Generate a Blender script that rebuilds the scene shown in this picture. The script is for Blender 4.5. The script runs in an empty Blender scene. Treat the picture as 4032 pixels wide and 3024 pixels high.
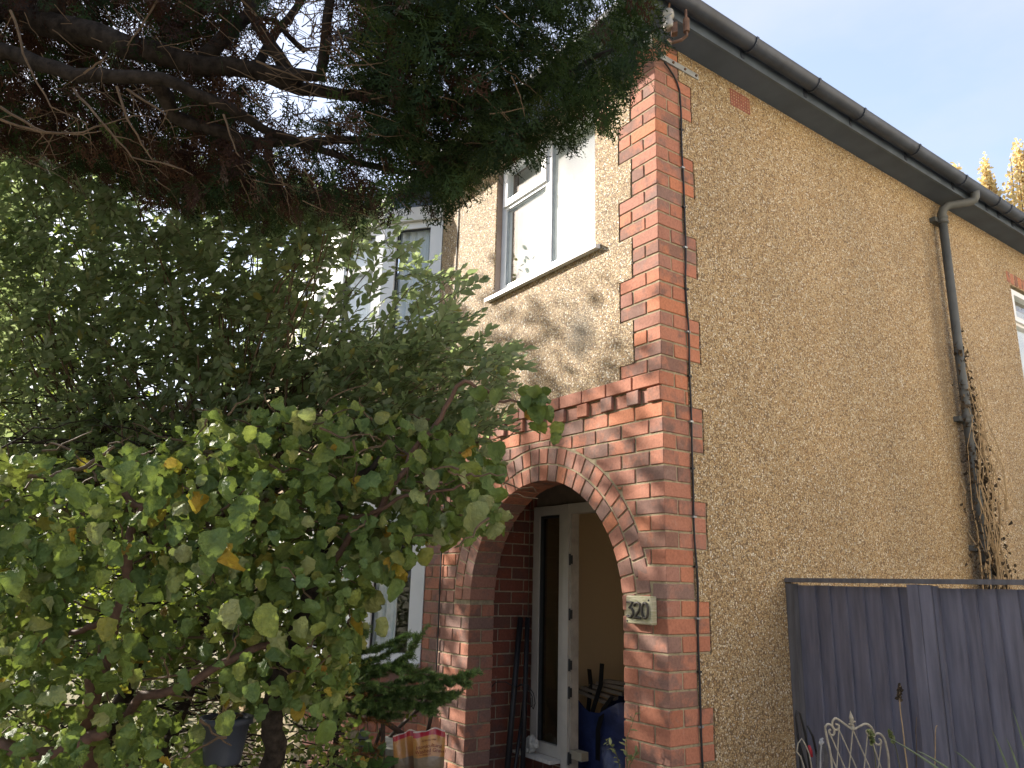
import bpy, bmesh, math, random
import numpy as np
from mathutils import Vector, Matrix

rng = np.random.RandomState(7)
random.seed(7)
SC = bpy.context.scene
COL = SC.collection
PI = math.pi

# ------------------------------------------------------------------ camera
CAM = np.array([2.9122, -3.0780, 1.554])
CR = np.array([0.5810, 0.8134, 0.0259])      # right
CU = np.array([0.1886, -0.1656, 0.9680])     # up
CF = np.array([-0.7916, 0.5575, 0.2497])     # forward
CF /= np.linalg.norm(CF)
CR -= CF * CR.dot(CF); CR /= np.linalg.norm(CR)
CU = np.cross(CR, CF)
FPX = 3016.88
cam_data = bpy.data.cameras.new('camera')
cam = bpy.data.objects.new('camera', cam_data)
COL.objects.link(cam)
m = Matrix.Identity(4)
for i in range(3):
    m[i][0] = CR[i]; m[i][1] = CU[i]; m[i][2] = -CF[i]; m[i][3] = CAM[i]
cam.matrix_world = m
cam_data.sensor_width = 36.0
cam_data.lens = FPX / 4032 * 36.0
cam_data.clip_start = 0.05
cam_data.clip_end = 1000
SC.camera = cam

def ray(u, v):
    return CF + CR * ((u - 2016) / FPX) - CU * ((v - 1512) / FPX)
def P(u, v, t):
    return CAM + t * ray(u, v)
def on(u, v, ax, val):
    d = ray(u, v)
    return CAM + d * ((val - CAM[ax]) / d[ax])

# ------------------------------------------------------------------ light
SUN = np.array([-0.79, -0.43, 0.42]); SUN /= np.linalg.norm(SUN)
SUN_EL = math.asin(SUN[2])
SUN_ROT = math.atan2(SUN[0], SUN[1])
sun_data = bpy.data.lights.new('sun', 'SUN')
sun_data.energy = 4.4
sun_data.angle = math.radians(0.6)
sun_data.color = (1.0, 0.93, 0.82)
sun = bpy.data.objects.new('sun', sun_data)
sun.rotation_euler = Vector(SUN).to_track_quat('Z', 'Y').to_euler()
sun.location = (-8, -6, 9)
COL.objects.link(sun)

world = bpy.data.worlds.new('World')
SC.world = world
world.use_nodes = True
wn = world.node_tree
wn.nodes.clear()
def wnode(t, **k):
    n = wn.nodes.new(t)
    for a, b in k.items(): setattr(n, a, b)
    return n
sky = wnode('ShaderNodeTexSky', sky_type='NISHITA')
sky.sun_disc = False
sky.sun_elevation = SUN_EL
sky.sun_rotation = SUN_ROT
sky.air_density = 1.0
sky.dust_density = 2.5
sky.ozone_density = 1.0
tc = wnode('ShaderNodeTexCoord')
mp = wnode('ShaderNodeMapping')
mp.inputs['Scale'].default_value = (1.0, 1.0, 2.2)
mp.inputs['Location'].default_value = (0.35, 0.1, 0.2)
nz = wnode('ShaderNodeTexNoise')
nz.inputs['Scale'].default_value = 2.6
nz.inputs['Detail'].default_value = 7
nz.inputs['Roughness'].default_value = 0.55
rp = wnode('ShaderNodeValToRGB')
rp.color_ramp.elements[0].position = 0.34; rp.color_ramp.elements[0].color = (0.40, 0.40, 0.40, 1)
rp.color_ramp.elements[1].position = 0.70; rp.color_ramp.elements[1].color = (0.97, 0.97, 0.97, 1)
mx = wnode('ShaderNodeMix', data_type='RGBA')
SKY_CLOUD = (1.78, 1.93, 2.45, 1)
mx.inputs[7].default_value = SKY_CLOUD
bg = wnode('ShaderNodeBackground')
bg.inputs['Strength'].default_value = 0.15
out = wnode('ShaderNodeOutputWorld')
wn.links.new(tc.outputs['Generated'], mp.inputs['Vector'])
wn.links.new(mp.outputs['Vector'], nz.inputs['Vector'])
wn.links.new(nz.outputs['Fac'], rp.inputs['Fac'])
wn.links.new(rp.outputs['Color'], mx.inputs[0])
wn.links.new(sky.outputs['Color'], mx.inputs[6])
wn.links.new(mx.outputs[2], bg.inputs['Color'])
wn.links.new(bg.outputs['Background'], out.inputs['Surface'])

SC.view_settings.view_transform = 'Standard'
SC.view_settings.look = 'None'
SC.view_settings.exposure = 1.62
SC.view_settings.gamma = 1.0
SC.view_settings.use_curve_mapping = False
SC.render.engine = 'CYCLES'
SC.cycles.max_bounces = 10
SC.cycles.transparent_max_bounces = 16

# ------------------------------------------------------------------ helpers
W = {}      # world translation of every object used as a parent
def T3(v): return Matrix.Translation(Vector((float(v[0]), float(v[1]), float(v[2]))))
def tag(o, label=None, cat=None, group=None, kind=None):
    if label: o['label'] = label
    if cat: o['category'] = cat
    if group: o['group'] = group
    if kind: o['kind'] = kind
    return o
def thing(name, loc, label, cat, group=None):
    o = bpy.data.objects.new(name, None)
    o.empty_display_size = 0.1
    o.location = loc
    COL.objects.link(o)
    W[o.name] = np.array(loc, float)
    return tag(o, label, cat, group)
def wpos(o): return W.get(o.name, np.zeros(3))
def attach(o, parent):
    if parent is not None:
        o.parent = parent
        o.matrix_parent_inverse = T3(-wpos(parent))
    return o
def add(name, mesh, parent=None, M=None):
    o = bpy.data.objects.new(name, mesh)
    if M is not None:
        o.matrix_basis = M
        W[o.name] = np.array(M.translation)
    COL.objects.link(o)
    return attach(o, parent)

class MB:
    def __init__(s): s.v = []; s.f = []
    def quad(s, a, b, c, d):
        i = len(s.v); s.v += [tuple(a), tuple(b), tuple(c), tuple(d)]; s.f.append((i, i+1, i+2, i+3))
    def box(s, x0, x1, y0, y1, z0, z1):
        i = len(s.v)
        s.v += [(x0,y0,z0),(x1,y0,z0),(x1,y1,z0),(x0,y1,z0),(x0,y0,z1),(x1,y0,z1),(x1,y1,z1),(x0,y1,z1)]
        s.f += [(i+3,i+2,i+1,i),(i+4,i+5,i+6,i+7),(i,i+1,i+5,i+4),(i+1,i+2,i+6,i+5),(i+2,i+3,i+7,i+6),(i+3,i,i+4,i+7)]
        return s
    def obox(s, o, ax, ay, az):
        """box from a corner and three edge vectors"""
        o = np.array(o, float); ax = np.array(ax, float); ay = np.array(ay, float); az = np.array(az, float)
        i = len(s.v)
        for p in (o, o+ax, o+ax+ay, o+ay, o+az, o+ax+az, o+ax+ay+az, o+ay+az): s.v.append(tuple(p))
        s.f += [(i+3,i+2,i+1,i),(i+4,i+5,i+6,i+7),(i,i+1,i+5,i+4),(i+1,i+2,i+6,i+5),(i+2,i+3,i+7,i+6),(i+3,i,i+4,i+7)]
        return s
    def prism(s, pts, d):
        """closed polygon pts (3d) extruded along vector d"""
        n = len(pts); i = len(s.v); d = np.array(d, float)
        for p in pts: s.v.append(tuple(p))
        for p in pts: s.v.append(tuple(np.array(p) + d))
        s.f.append(tuple(range(i, i+n))[::-1]); s.f.append(tuple(range(i+n, i+2*n)))
        for k in range(n):
            a, b = k, (k+1) % n
            s.f.append((i+a, i+b, i+n+b, i+n+a))
        return s
    def tube(s, pts, rad, n=6, cap=True):
        pts = [np.array(p, float) for p in pts]
        if np.isscalar(rad): rad = [rad] * len(pts)
        prev = None; rings = []
        for k, p in enumerate(pts):
            t = pts[min(k+1, len(pts)-1)] - pts[max(k-1, 0)]
            t /= max(np.linalg.norm(t), 1e-9)
            if prev is None:
                a = np.array([0, 0, 1.]) if abs(t[2]) < .9 else np.array([1., 0, 0])
            else: a = prev
            b = np.cross(t, a); b /= max(np.linalg.norm(b), 1e-9)
            a = np.cross(b, t); prev = a
            i = len(s.v)
            for q in range(n):
                w = 2*PI*q/n
                s.v.append(tuple(p + rad[k]*(math.cos(w)*a + math.sin(w)*b)))
            rings.append(i)
        for r0, r1 in zip(rings, rings[1:]):
            for q in range(n):
                s.f.append((r0+q, r0+(q+1) % n, r1+(q+1) % n, r1+q))
        if cap:
            s.f.append(tuple(rings[0]+q for q in range(n))[::-1]); s.f.append(tuple(rings[-1]+q for q in range(n)))
        return s
    def lathe(s, c, prof, n=14, axis=(0, 0, 1)):
        ax = np.array(axis, float); ax /= np.linalg.norm(ax)
        a = np.array([1., 0, 0]) if abs(ax[0]) < .9 else np.array([0, 1., 0])
        b = np.cross(ax, a); b /= np.linalg.norm(b); a = np.cross(b, ax)
        c = np.array(c, float); rings = []
        for r, h in prof:
            rings.append(len(s.v))
            for q in range(n):
                w = 2*PI*q/n
                s.v.append(tuple(c + ax*h + max(r, 1e-4)*(math.cos(w)*a + math.sin(w)*b)))
        for r0, r1 in zip(rings, rings[1:]):
            for q in range(n): s.f.append((r0+q, r0+(q+1) % n, r1+(q+1) % n, r1+q))
        return s
    def mesh(s, name, mat, smooth=False):
        me = bpy.data.meshes.new(name)
        me.from_pydata(s.v, [], s.f)
        me.materials.append(mat)
        if smooth: me.polygons.foreach_set('use_smooth', [True]*len(me.polygons))
        me.update()
        return me
    def build(s, name, mat, parent=None, smooth=False, kind=None, label=None):
        o = add(name, s.mesh(name, mat, smooth), parent)
        if kind: o['kind'] = kind
        if label: o['label'] = label
        return o

# ------------------------------------------------------------------ materials
def newmat(name):
    m = bpy.data.materials.new(name); m.use_nodes = True
    nt = m.node_tree; nt.nodes.clear()
    o = nt.nodes.new('ShaderNodeOutputMaterial')
    b = nt.nodes.new('ShaderNodeBsdfPrincipled')
    nt.links.new(b.outputs[0], o.inputs[0])
    return m, nt, b, o
def nd(nt, t, ins=None, **k):
    n = nt.nodes.new(t)
    for a, b in k.items(): setattr(n, a, b)
    if ins:
        for a, b in ins.items():
            if hasattr(b, 'is_output'): nt.links.new(b, n.inputs[a])
            else: n.inputs[a].default_value = b
    return n
def ramp(nt, fac, stops, interp='LINEAR'):
    n = nt.nodes.new('ShaderNodeValToRGB'); n.color_ramp.interpolation = interp
    el = n.color_ramp.elements
    while len(el) < len(stops): el.new(0.5)
    for e, (p, c) in zip(el, stops):
        e.position = p; e.color = (c[0], c[1], c[2], 1) if len(c) == 3 else c
    nt.links.new(fac, n.inputs[0])
    return n.outputs[0]
def mixc(nt, fac, a, b, mode='MIX'):
    n = nt.nodes.new('ShaderNodeMix'); n.data_type = 'RGBA'; n.blend_type = mode
    for s, v in ((0, fac), (6, a), (7, b)):
        if hasattr(v, 'is_output'): nt.links.new(v, n.inputs[s])
        else: n.inputs[s].default_value = v if s == 0 else ((*v, 1) if len(v) == 3 else v)
    return n.outputs[2]
def mth(nt, op, a, b=0.0, clamp=False):
    n = nt.nodes.new('ShaderNodeMath'); n.operation = op; n.use_clamp = clamp
    for s, v in ((0, a), (1, b)):
        if hasattr(v, 'is_output'): nt.links.new(v, n.inputs[s])
        else: n.inputs[s].default_value = v
    return n.outputs[0]
def bump(nt, h, strength, dist, bsdf):
    n = nd(nt, 'ShaderNodeBump', {'Strength': strength, 'Distance': dist, 'Height': h})
    nt.links.new(n.outputs[0], bsdf.inputs['Normal'])
def noise(nt, vec, scale, detail=4, rough=0.55):
    return nd(nt, 'ShaderNodeTexNoise', {'Vector': vec, 'Scale': scale, 'Detail': detail, 'Roughness': rough}).outputs['Fac']
def wpos_node(nt): return nd(nt, 'ShaderNodeNewGeometry').outputs['Position']

def simple(name, col, rough=0.6, var=0.25, scale=12.0, spec=0.4, bumps=0.0, metal=0.0, col2=None, stretch=None):
    m, nt, b, o = newmat(name)
    pos = wpos_node(nt)
    if stretch:
        pos = nd(nt, 'ShaderNodeMapping', {'Vector': pos, 'Scale': stretch}).outputs[0]
    f = noise(nt, pos, scale, 6)
    c2 = col2 or tuple(c*(1-var) for c in col)
    c1 = tuple(min(1, c*(1+var*0.5)) for c in col)
    c = ramp(nt, f, [(0.3, c2), (0.7, c1)])
    nt.links.new(c, b.inputs['Base Color'])
    b.inputs['Roughness'].default_value = rough
    b.inputs['Specular IOR Level'].default_value = spec
    b.inputs['Metallic'].default_value = metal
    if bumps: bump(nt, noise(nt, pos, scale*6, 4), bumps, 0.004, b)
    return m

def brick_mat(name, reds, dark, dark_amt):
    m, nt, b, o = newmat(name)
    oi = nd(nt, 'ShaderNodeObjectInfo')
    tcn = nd(nt, 'ShaderNodeTexCoord')
    off = nd(nt, 'ShaderNodeVectorMath', {0: tcn.outputs['Object'], 1: nd(nt, 'ShaderNodeCombineXYZ', {
        'X': mth(nt, 'MULTIPLY', oi.outputs['Random'], 61.0), 'Y': mth(nt, 'MULTIPLY', oi.outputs['Random'], 137.0),
        'Z': mth(nt, 'MULTIPLY', oi.outputs['Random'], 23.0)}).outputs[0]}, operation='ADD').outputs[0]
    base = ramp(nt, oi.outputs['Random'], reds)
    n1 = noise(nt, off, 9.0, 5, 0.62)
    r2 = mth(nt, 'FRACT', mth(nt, 'MULTIPLY', oi.outputs['Random'], 17.31))
    thr = mth(nt, 'SUBTRACT', n1, mth(nt, 'MULTIPLY', mth(nt, 'SUBTRACT', 1.0, r2), 0.34))
    dk = nd(nt, 'ShaderNodeMapRange', {0: thr, 1: 0.36 - dark_amt, 2: 0.52 - dark_amt}).outputs[0]
    c = mixc(nt, mth(nt, 'MULTIPLY', dk, 0.76), base, dark)
    n2 = noise(nt, off, 70.0, 5, 0.7)
    c = mixc(nt, 0.55, c, ramp(nt, n2, [(0.25, (0.45, 0.42, 0.40)), (0.5, (0.95, 0.95, 0.95)), (0.75, (1.3, 1.28, 1.25))]), 'MULTIPLY')
    # white bloom
    n3 = noise(nt, off, 14.0, 6, 0.7)
    bl = nd(nt, 'ShaderNodeMapRange', {0: n3, 1: 0.6, 2: 0.78, 4: 0.35}).outputs[0]
    c = mixc(nt, bl, c, (0.40, 0.33, 0.28))
    nt.links.new(c, b.inputs['Base Color'])
    b.inputs['Roughness'].default_value = 0.85
    b.inputs['Specular IOR Level'].default_value = 0.25
    bump(nt, mth(nt, 'ADD', n2, n1), 0.5, 0.003, b)
    return m
BRICK = brick_mat('brick', [(0.0, (0.36, 0.14, 0.085)), (0.25, (0.43, 0.18, 0.115)), (0.5, (0.37, 0.165, 0.115)), (0.75, (0.48, 0.185, 0.10)), (1.0, (0.31, 0.15, 0.115))], (0.16, 0.105, 0.09), 0.03)
BURNT = brick_mat('burnt_brick', [(0.0, (0.37, 0.165, 0.115)), (0.5, (0.33, 0.17, 0.13)), (1.0, (0.41, 0.17, 0.11))], (0.21, 0.14, 0.12), 0.10)
SHADEB = brick_mat('dark_brick', [(0.0, (0.16, 0.058, 0.042)), (1.0, (0.21, 0.066, 0.042))], (0.12, 0.065, 0.055), 0.05)  # porch shade put into a darkened copy of the brick colour
MORTAR = simple('mortar', (0.34, 0.285, 0.19), 0.95, 0.35, 30, 0.15, 0.8)
MORTAR_D = simple('reveal_mortar', (0.34, 0.28, 0.2), 0.95, 0.35, 30, 0.15, 0.8)

def pebble_mat():
    m, nt, b, o = newmat('pebbledash')
    pos = wpos_node(nt)
    wob = nd(nt, 'ShaderNodeVectorMath', {0: pos, 1: nd(nt, 'ShaderNodeVectorMath', {0: nd(nt, 'ShaderNodeTexNoise', {'Vector': pos, 'Scale': 60.0}).outputs['Color'], 1: (0.006, 0.006, 0.006)}, operation='MULTIPLY').outputs[0]}, operation='ADD').outputs[0]
    v = nd(nt, 'ShaderNodeTexVoronoi', {'Vector': wob, 'Scale': 92.0, 'Randomness': 1.0}, feature='F1')
    v2 = nd(nt, 'ShaderNodeTexVoronoi', {'Vector': wob, 'Scale': 92.0, 'Randomness': 1.0}, feature='DISTANCE_TO_EDGE')
    sep = nd(nt, 'ShaderNodeSeparateColor', {0: v.outputs['Color']})
    c = ramp(nt, sep.outputs[0], [(0.0, (0.10, 0.06, 0.035)), (0.12, (0.23, 0.14, 0.07)), (0.26, (0.41, 0.265, 0.125)), (0.5, (0.53, 0.36, 0.175)),
                                  (0.70, (0.59, 0.435, 0.24)), (0.85, (0.72, 0.58, 0.37)), (0.93, (0.88, 0.79, 0.62)), (1.0, (0.92, 0.88, 0.78))])
    c = mixc(nt, 0.25, c, ramp(nt, sep.outputs[1], [(0, (0.50, 0.28, 0.14)), (0.5, (0.46, 0.34, 0.17)), (1, (0.40, 0.36, 0.32))]))
    gap = nd(nt, 'ShaderNodeMapRange', {0: v2.outputs['Distance'], 1: 0.02, 2: 0.13}).outputs[0]
    c = mixc(nt, gap, (0.19, 0.125, 0.07), c)
    big = noise(nt, pos, 1.1, 5, 0.6)
    c = mixc(nt, 0.8, c, ramp(nt, big, [(0.3, (0.82, 0.82, 0.80)), (0.7, (1.08, 1.06, 1.02))]), 'MULTIPLY')
    # a grimy patch on the front and a darker band beside the drainpipe
    def blob(center, sc, lo, hi):
        d = nd(nt, 'ShaderNodeVectorMath', {0: nd(nt, 'ShaderNodeVectorMath', {0: pos, 1: center}, operation='SUBTRACT').outputs[0], 1: sc}, operation='MULTIPLY').outputs[0]
        ln = nd(nt, 'ShaderNodeVectorMath', {0: d}, operation='LENGTH').outputs['Value']
        ln = mth(nt, 'ADD', ln, mth(nt, 'MULTIPLY', mth(nt, 'SUBTRACT', noise(nt, pos, 9.0, 5, 0.65), 0.5), 1.1))
        return nd(nt, 'ShaderNodeMapRange', {0: ln, 1: lo, 2: hi, 3: 1.0, 4: 0.0}).outputs[0]
    st = blob((-0.70, 0.0, 3.12), (5.0, 1.0, 4.2), 0.25, 1.0)
    c = mixc(nt, mth(nt, 'MULTIPLY', st, 0.62), c, (0.13, 0.115, 0.085))
    st2 = blob((0.0, 3.30, 3.6), (1.0, 7.0, 0.7), 0.3, 1.05)
    c = mixc(nt, mth(nt, 'MULTIPLY', st2, 0.5), c, (0.12, 0.09, 0.06))
    nt.links.new(c, b.inputs['Base Color'])
    b.inputs['Roughness'].default_value = 0.7
    b.inputs['Specular IOR Level'].default_value = 0.35
    h = mth(nt, 'ADD', mth(nt, 'MULTIPLY', gap, 0.7), mth(nt, 'MULTIPLY', sep.outputs[2], 0.6))
    bump(nt, h, 0.75, 0.010, b)
    return m
PEB = pebble_mat()
UPVC = simple('white_upvc', (0.80, 0.80, 0.79), 0.3, 0.05, 5, 0.5)
UPVC_OLD = simple('aged_white_paint', (0.66, 0.64, 0.60), 0.4, 0.12, 8, 0.4)
SEAL = simple('dark_seal', (0.03, 0.032, 0.035), 0.6)
BLACKP = simple('weathered_black_plastic', (0.042, 0.052, 0.075), 0.5, 0.45, 7, 0.5, 0.15)  # haze put into the weathered black as a blue tint
SOFFIT = simple('hazed_soffit', (0.085, 0.112, 0.155), 0.6, 0.2, 4, 0.3)  # haze put into the soffit colour as blue
FASCIA = simple('grey_fascia', (0.095, 0.12, 0.155), 0.55, 0.3, 6, 0.35)
TILE = simple('roof_tile', (0.14, 0.07, 0.05), 0.85, 0.4, 10)
PLASTER = simple('brown_plaster', (0.33, 0.25, 0.20), 0.9, 0.2, 10)
CREAM = simple('cream_wall', (0.66, 0.52, 0.33), 0.85, 0.05, 1.5)
CURT = simple('net_curtain', (0.90, 0.90, 0.90), 0.9, 0.05, 4)
ROOM = simple('dim_room', (0.25, 0.24, 0.23), 0.9)
CONC = simple('pale_sill_paint', (0.58, 0.56, 0.52), 0.6, 0.2, 20)
CABLE = simple('black_cable', (0.02, 0.02, 0.022), 0.5)
GALV = simple('galvanised_steel', (0.36, 0.38, 0.40), 0.5, 0.25, 15, 0.5, 0.1, 0.5)
RUST = simple('rusty_iron', (0.16, 0.09, 0.06), 0.8, 0.5, 30, 0.3, 0.4)
CERAMIC = simple('grey_ceramic', (0.33, 0.32, 0.29), 0.4, 0.25, 25)
TERRA = simple('terracotta', (0.30, 0.11, 0.08), 0.85, 0.2, 20)
FENCE = simple('purple_grey_fence_paint', (0.165, 0.162, 0.20), 0.62, 0.32, 5, 0.35, 0.35, stretch=(6, 6, 0.6))
FENCE2 = simple('brown_grey_fence_paint', (0.125, 0.12, 0.125), 0.65, 0.35, 5, 0.3, 0.35, stretch=(6, 6, 0.6))

def glass_mat(name, tintv, fac=0.0):
    m, nt, b, o = newmat(name)
    nt.nodes.remove(b)
    tr = nd(nt, 'ShaderNodeBsdfTransparent', {'Color': (*tintv, 1)})
    gl = nd(nt, 'ShaderNodeBsdfGlossy', {'Color': (1, 1, 1, 1), 'Roughness': 0.02})
    fc = nd(nt, 'ShaderNodeLayerWeight', {'Blend': 0.5}).outputs['Facing']
    f = mth(nt, 'ADD', 0.05 + fac, mth(nt, 'MULTIPLY', mth(nt, 'POWER', fc, 4.0), 0.7))
    mxs = nd(nt, 'ShaderNodeMixShader', {0: f, 1: tr.outputs[0], 2: gl.outputs[0]})
    nt.links.new(mxs.outputs[0], o.inputs[0])
    return m
GLASS = glass_mat('window_glass', (0.93, 0.95, 0.95))
GLASSD = glass_mat('porch_glass', (0.5, 0.52, 0.5))

def leaf_mat(name, stops, trans=0.35, rough=0.5, tcol=(0.25, 0.32, 0.05), spec=0.4, crinkle=0.0):
    m, nt, b, o = newmat(name)
    at = nd(nt, 'ShaderNodeAttribute', attribute_name='tint')
    oi = nd(nt, 'ShaderNodeObjectInfo')
    f = mth(nt, 'FRACT', mth(nt, 'ADD', at.outputs['Fac'], oi.outputs['Random']))
    c = ramp(nt, f, stops)
    pos = wpos_node(nt)
    c = mixc(nt, 0.6, c, ramp(nt, noise(nt, pos, 38.0, 3), [(0.3, (0.72, 0.74, 0.68)), (0.7, (1.2, 1.2, 1.1))]), 'MULTIPLY')
    nt.links.new(c, b.inputs['Base Color'])
    b.inputs['Roughness'].default_value = rough
    b.inputs['Specular IOR Level'].default_value = spec
    if crinkle: bump(nt, noise(nt, pos, 75.0, 3, 0.6), crinkle, 0.012, b)
    tl = nd(nt, 'ShaderNodeBsdfTranslucent', {'Color': mixc(nt, 0.55, c, tcol)})
    ms = nd(nt, 'ShaderNodeMixShader', {0: trans, 1: b.outputs[0], 2: tl.outputs[0]})
    nt.links.new(ms.outputs[0], o.inputs[0])
    return m
HAZEL = leaf_mat('hazel_leaf', [(0, (0.075, 0.125, 0.03)), (0.3, (0.13, 0.19, 0.04)), (0.55, (0.10, 0.165, 0.055)), (0.78, (0.21, 0.25, 0.05)), (0.88, (0.24, 0.27, 0.13)), (0.965, (0.20, 0.21, 0.04)), (0.982, (0.36, 0.25, 0.02)), (1, (0.34, 0.19, 0.03))], 0.27, 0.48, (0.26, 0.33, 0.05), 0.4, 0.9)
GARRYA = leaf_mat('evergreen_leaf', [(0, (0.12, 0.175, 0.085)), (0.3, (0.17, 0.225, 0.13)), (0.6, (0.15, 0.215, 0.09)), (0.85, (0.27, 0.31, 0.22)), (0.97, (0.20, 0.22, 0.10)), (1, (0.34, 0.27, 0.05))], 0.50, 0.40, (0.44, 0.54, 0.20), 0.5, 0.6)  # pale glare haze put into these leaf colours
CONIF = leaf_mat('conifer_scale_leaf', [(0, (0.012, 0.022, 0.010)), (0.5, (0.020, 0.036, 0.014)), (0.85, (0.030, 0.050, 0.016)), (1, (0.05, 0.062, 0.02))], 0.14, 0.75, (0.07, 0.11, 0.02), 0.08)  # backlit shade put into these very dark leaf colours
DEADC = leaf_mat('dead_conifer_leaf', [(0, (0.026, 0.012, 0.008)), (0.6, (0.038, 0.018, 0.012)), (1, (0.07, 0.036, 0.02))], 0.1, 0.8, (0.10, 0.04, 0.02), 0.15)
BROAD = leaf_mat('broad_leaf', [(0, (0.06, 0.11, 0.02)), (0.5, (0.10, 0.16, 0.03)), (0.9, (0.15, 0.19, 0.035)), (1, (0.25, 0.22, 0.03))], 0.5, 0.5, (0.42, 0.50, 0.04))
POPL = leaf_mat('hazed_poplar_leaf', [(0, (0.68, 0.54, 0.25)), (0.5, (0.78, 0.66, 0.38)), (0.8, (0.72, 0.56, 0.40)), (1, (0.64, 0.60, 0.40))], 0.5, 0.6, (0.8, 0.6, 0.2))  # distance haze put into the paled leaf colours
SPRUCE = leaf_mat('spruce_needle', [(0, (0.085, 0.15, 0.055)), (0.6, (0.13, 0.21, 0.07)), (1, (0.21, 0.29, 0.08))], 0.25, 0.45, (0.1, 0.2, 0.04))
DEADN = leaf_mat('dead_needle', [(0, (0.20, 0.085, 0.02)), (1, (0.30, 0.14, 0.04))], 0.2, 0.7, (0.3, 0.12, 0.03))
PRIVET = leaf_mat('small_yellow_leaf', [(0, (0.12, 0.17, 0.03)), (0.6, (0.20, 0.24, 0.04)), (1, (0.32, 0.30, 0.05))], 0.4, 0.45, (0.4, 0.42, 0.06))
FERN = leaf_mat('fern_leaf', [(0, (0.05, 0.11, 0.03)), (1, (0.09, 0.16, 0.04))], 0.3, 0.5)
WEED = leaf_mat('weed_leaf', [(0, (0.15, 0.19, 0.08)), (1, (0.25, 0.27, 0.13))], 0.3, 0.5, (0.3, 0.34, 0.1))
DEADV = leaf_mat('dead_vine_leaf', [(0, (0.045, 0.035, 0.028)), (0.6, (0.085, 0.065, 0.048)), (1, (0.16, 0.12, 0.08))], 0.15, 0.8, (0.1, 0.07, 0.04), 0.2)
BARK = simple('dark_bark', (0.036, 0.029, 0.024), 0.95, 0.6, 35, 0.1, 1.0)
BARKR = simple('red_brown_bark', (0.13, 0.075, 0.055), 0.75, 0.45, 30, 0.3, 0.4)
TWIG = simple('pale_twig', (0.13, 0.09, 0.058), 0.8, 0.35, 30, 0.2)
GTWIG = simple('green_twig', (0.12, 0.12, 0.05), 0.7, 0.3, 30, 0.3)
STRAW = simple('dry_straw', (0.42, 0.30, 0.17), 0.8, 0.3, 30)

# ------------------------------------------------------------------ ground
def ground_mat():
    m, nt, b, o = newmat('garden_soil_and_grass')
    pos = wpos_node(nt)
    c = ramp(nt, noise(nt, pos, 0.7, 8, 0.65), [(0.35, (0.24, 0.20, 0.14)), (0.55, (0.20, 0.18, 0.10)), (0.75, (0.13, 0.14, 0.06))])
    nt.links.new(c, b.inputs['Base Color']); b.inputs['Roughness'].default_value = 0.95
    bump(nt, noise(nt, pos, 20, 6), 0.8, 0.03, b)
    return m
g = MB(); g.quad((-400, -400, 0), (400, -400, 0), (400, 400, 0), (-400, 400, 0))
o = g.build('ground', ground_mat()); o['kind'] = 'structure'
g = MB(); g.quad((0.35, -9, 0.004), (4.69, -9, 0.004), (4.69, 0.95, 0.004), (0.35, 0.95, 0.004))
o = g.build('driveway', simple('worn_concrete', (0.46, 0.41, 0.33), 0.9, 0.25, 3, 0.2, 0.5)); o['kind'] = 'structure'  # unseen paving added pale and warm to bounce light onto the side wall

g = MB(); g.quad((-6.0, -5.2, 0.008), (0.30, -5.2, 0.008), (0.30, -0.02, 0.008), (-6.0, -0.02, 0.008))
o = g.build('dark_bed_sheet', simple('dark_soil', (0.06, 0.045, 0.028), 0.95, 0.5, 6, 0.2, 0.8)); o['kind'] = 'structure'  # dark soil sheet added to darken the gaps under the bushes

# ------------------------------------------------------------------ house
house = thing('house', (0, 0, 0), 'pebbledashed two storey house with red brick quoins and arched porch', 'house')
Z0 = 0.77; CH = 0.0895; BH = 0.0795
def zk(k): return Z0 + CH * k
SOF = 4.92
AX, AZ, AR = -1.122, 1.413, 0.79        # arch centre, springing height, radius
XR, XL = AX + AR, AX - AR               # jambs
XE = -2.60                              # left end of brick front, where the bays start

# mortar core of the front wall, with the arch notch
core = MB()
arc = [(AX + (AR+.006)*math.cos(a), AZ + (AR+.006)*math.sin(a)) for a in np.linspace(0, PI, 41)]
poly = [(-.006, 0), (-.006, 2.76), (XE, 2.76), (XE, 0), (XL-.006, 0)] + arc[::-1] + [(XR+.006, 0)]
core.prism([(x, .006, z) for x, z in poly], (0, .205, 0))
WX0, WX1, WZ0, WZ1 = -1.735, -.555, 3.665, 4.80
core.box(XE, -.006, .006, .211, 2.76, WZ0); core.box(XE, WX0, .006, .211, WZ0, WZ1)
core.box(WX1, -.006, .006, .211, WZ0, WZ1); core.box(XE, -.006, .006, .211, WZ1, 5.05)
core.build('front_wall', MORTAR, house)
SWY0, SWY1, SWZ0, SWZ1 = 4.875, 6.05, 3.25, 4.485
core = MB()
core.box(-.211, -.006, .211, SWY0, 0, 5.05); core.box(-.211, -.006, SWY0, SWY1, 0, SWZ0)
core.box(-.211, -.006, SWY0, SWY1, SWZ1, 5.05); core.box(-.211, -.006, SWY1, 9.0, 0, 5.05)
core.build('side_wall', MORTAR, house)
MB().box(-7.2, 0, 8.8, 9.0, 0, 5.0).build('rear_wall', MORTAR, house)
MB().box(-7.2, -7.0, .2, 8.8, 0, 5.0).build('party_wall', MORTAR, house)

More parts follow.
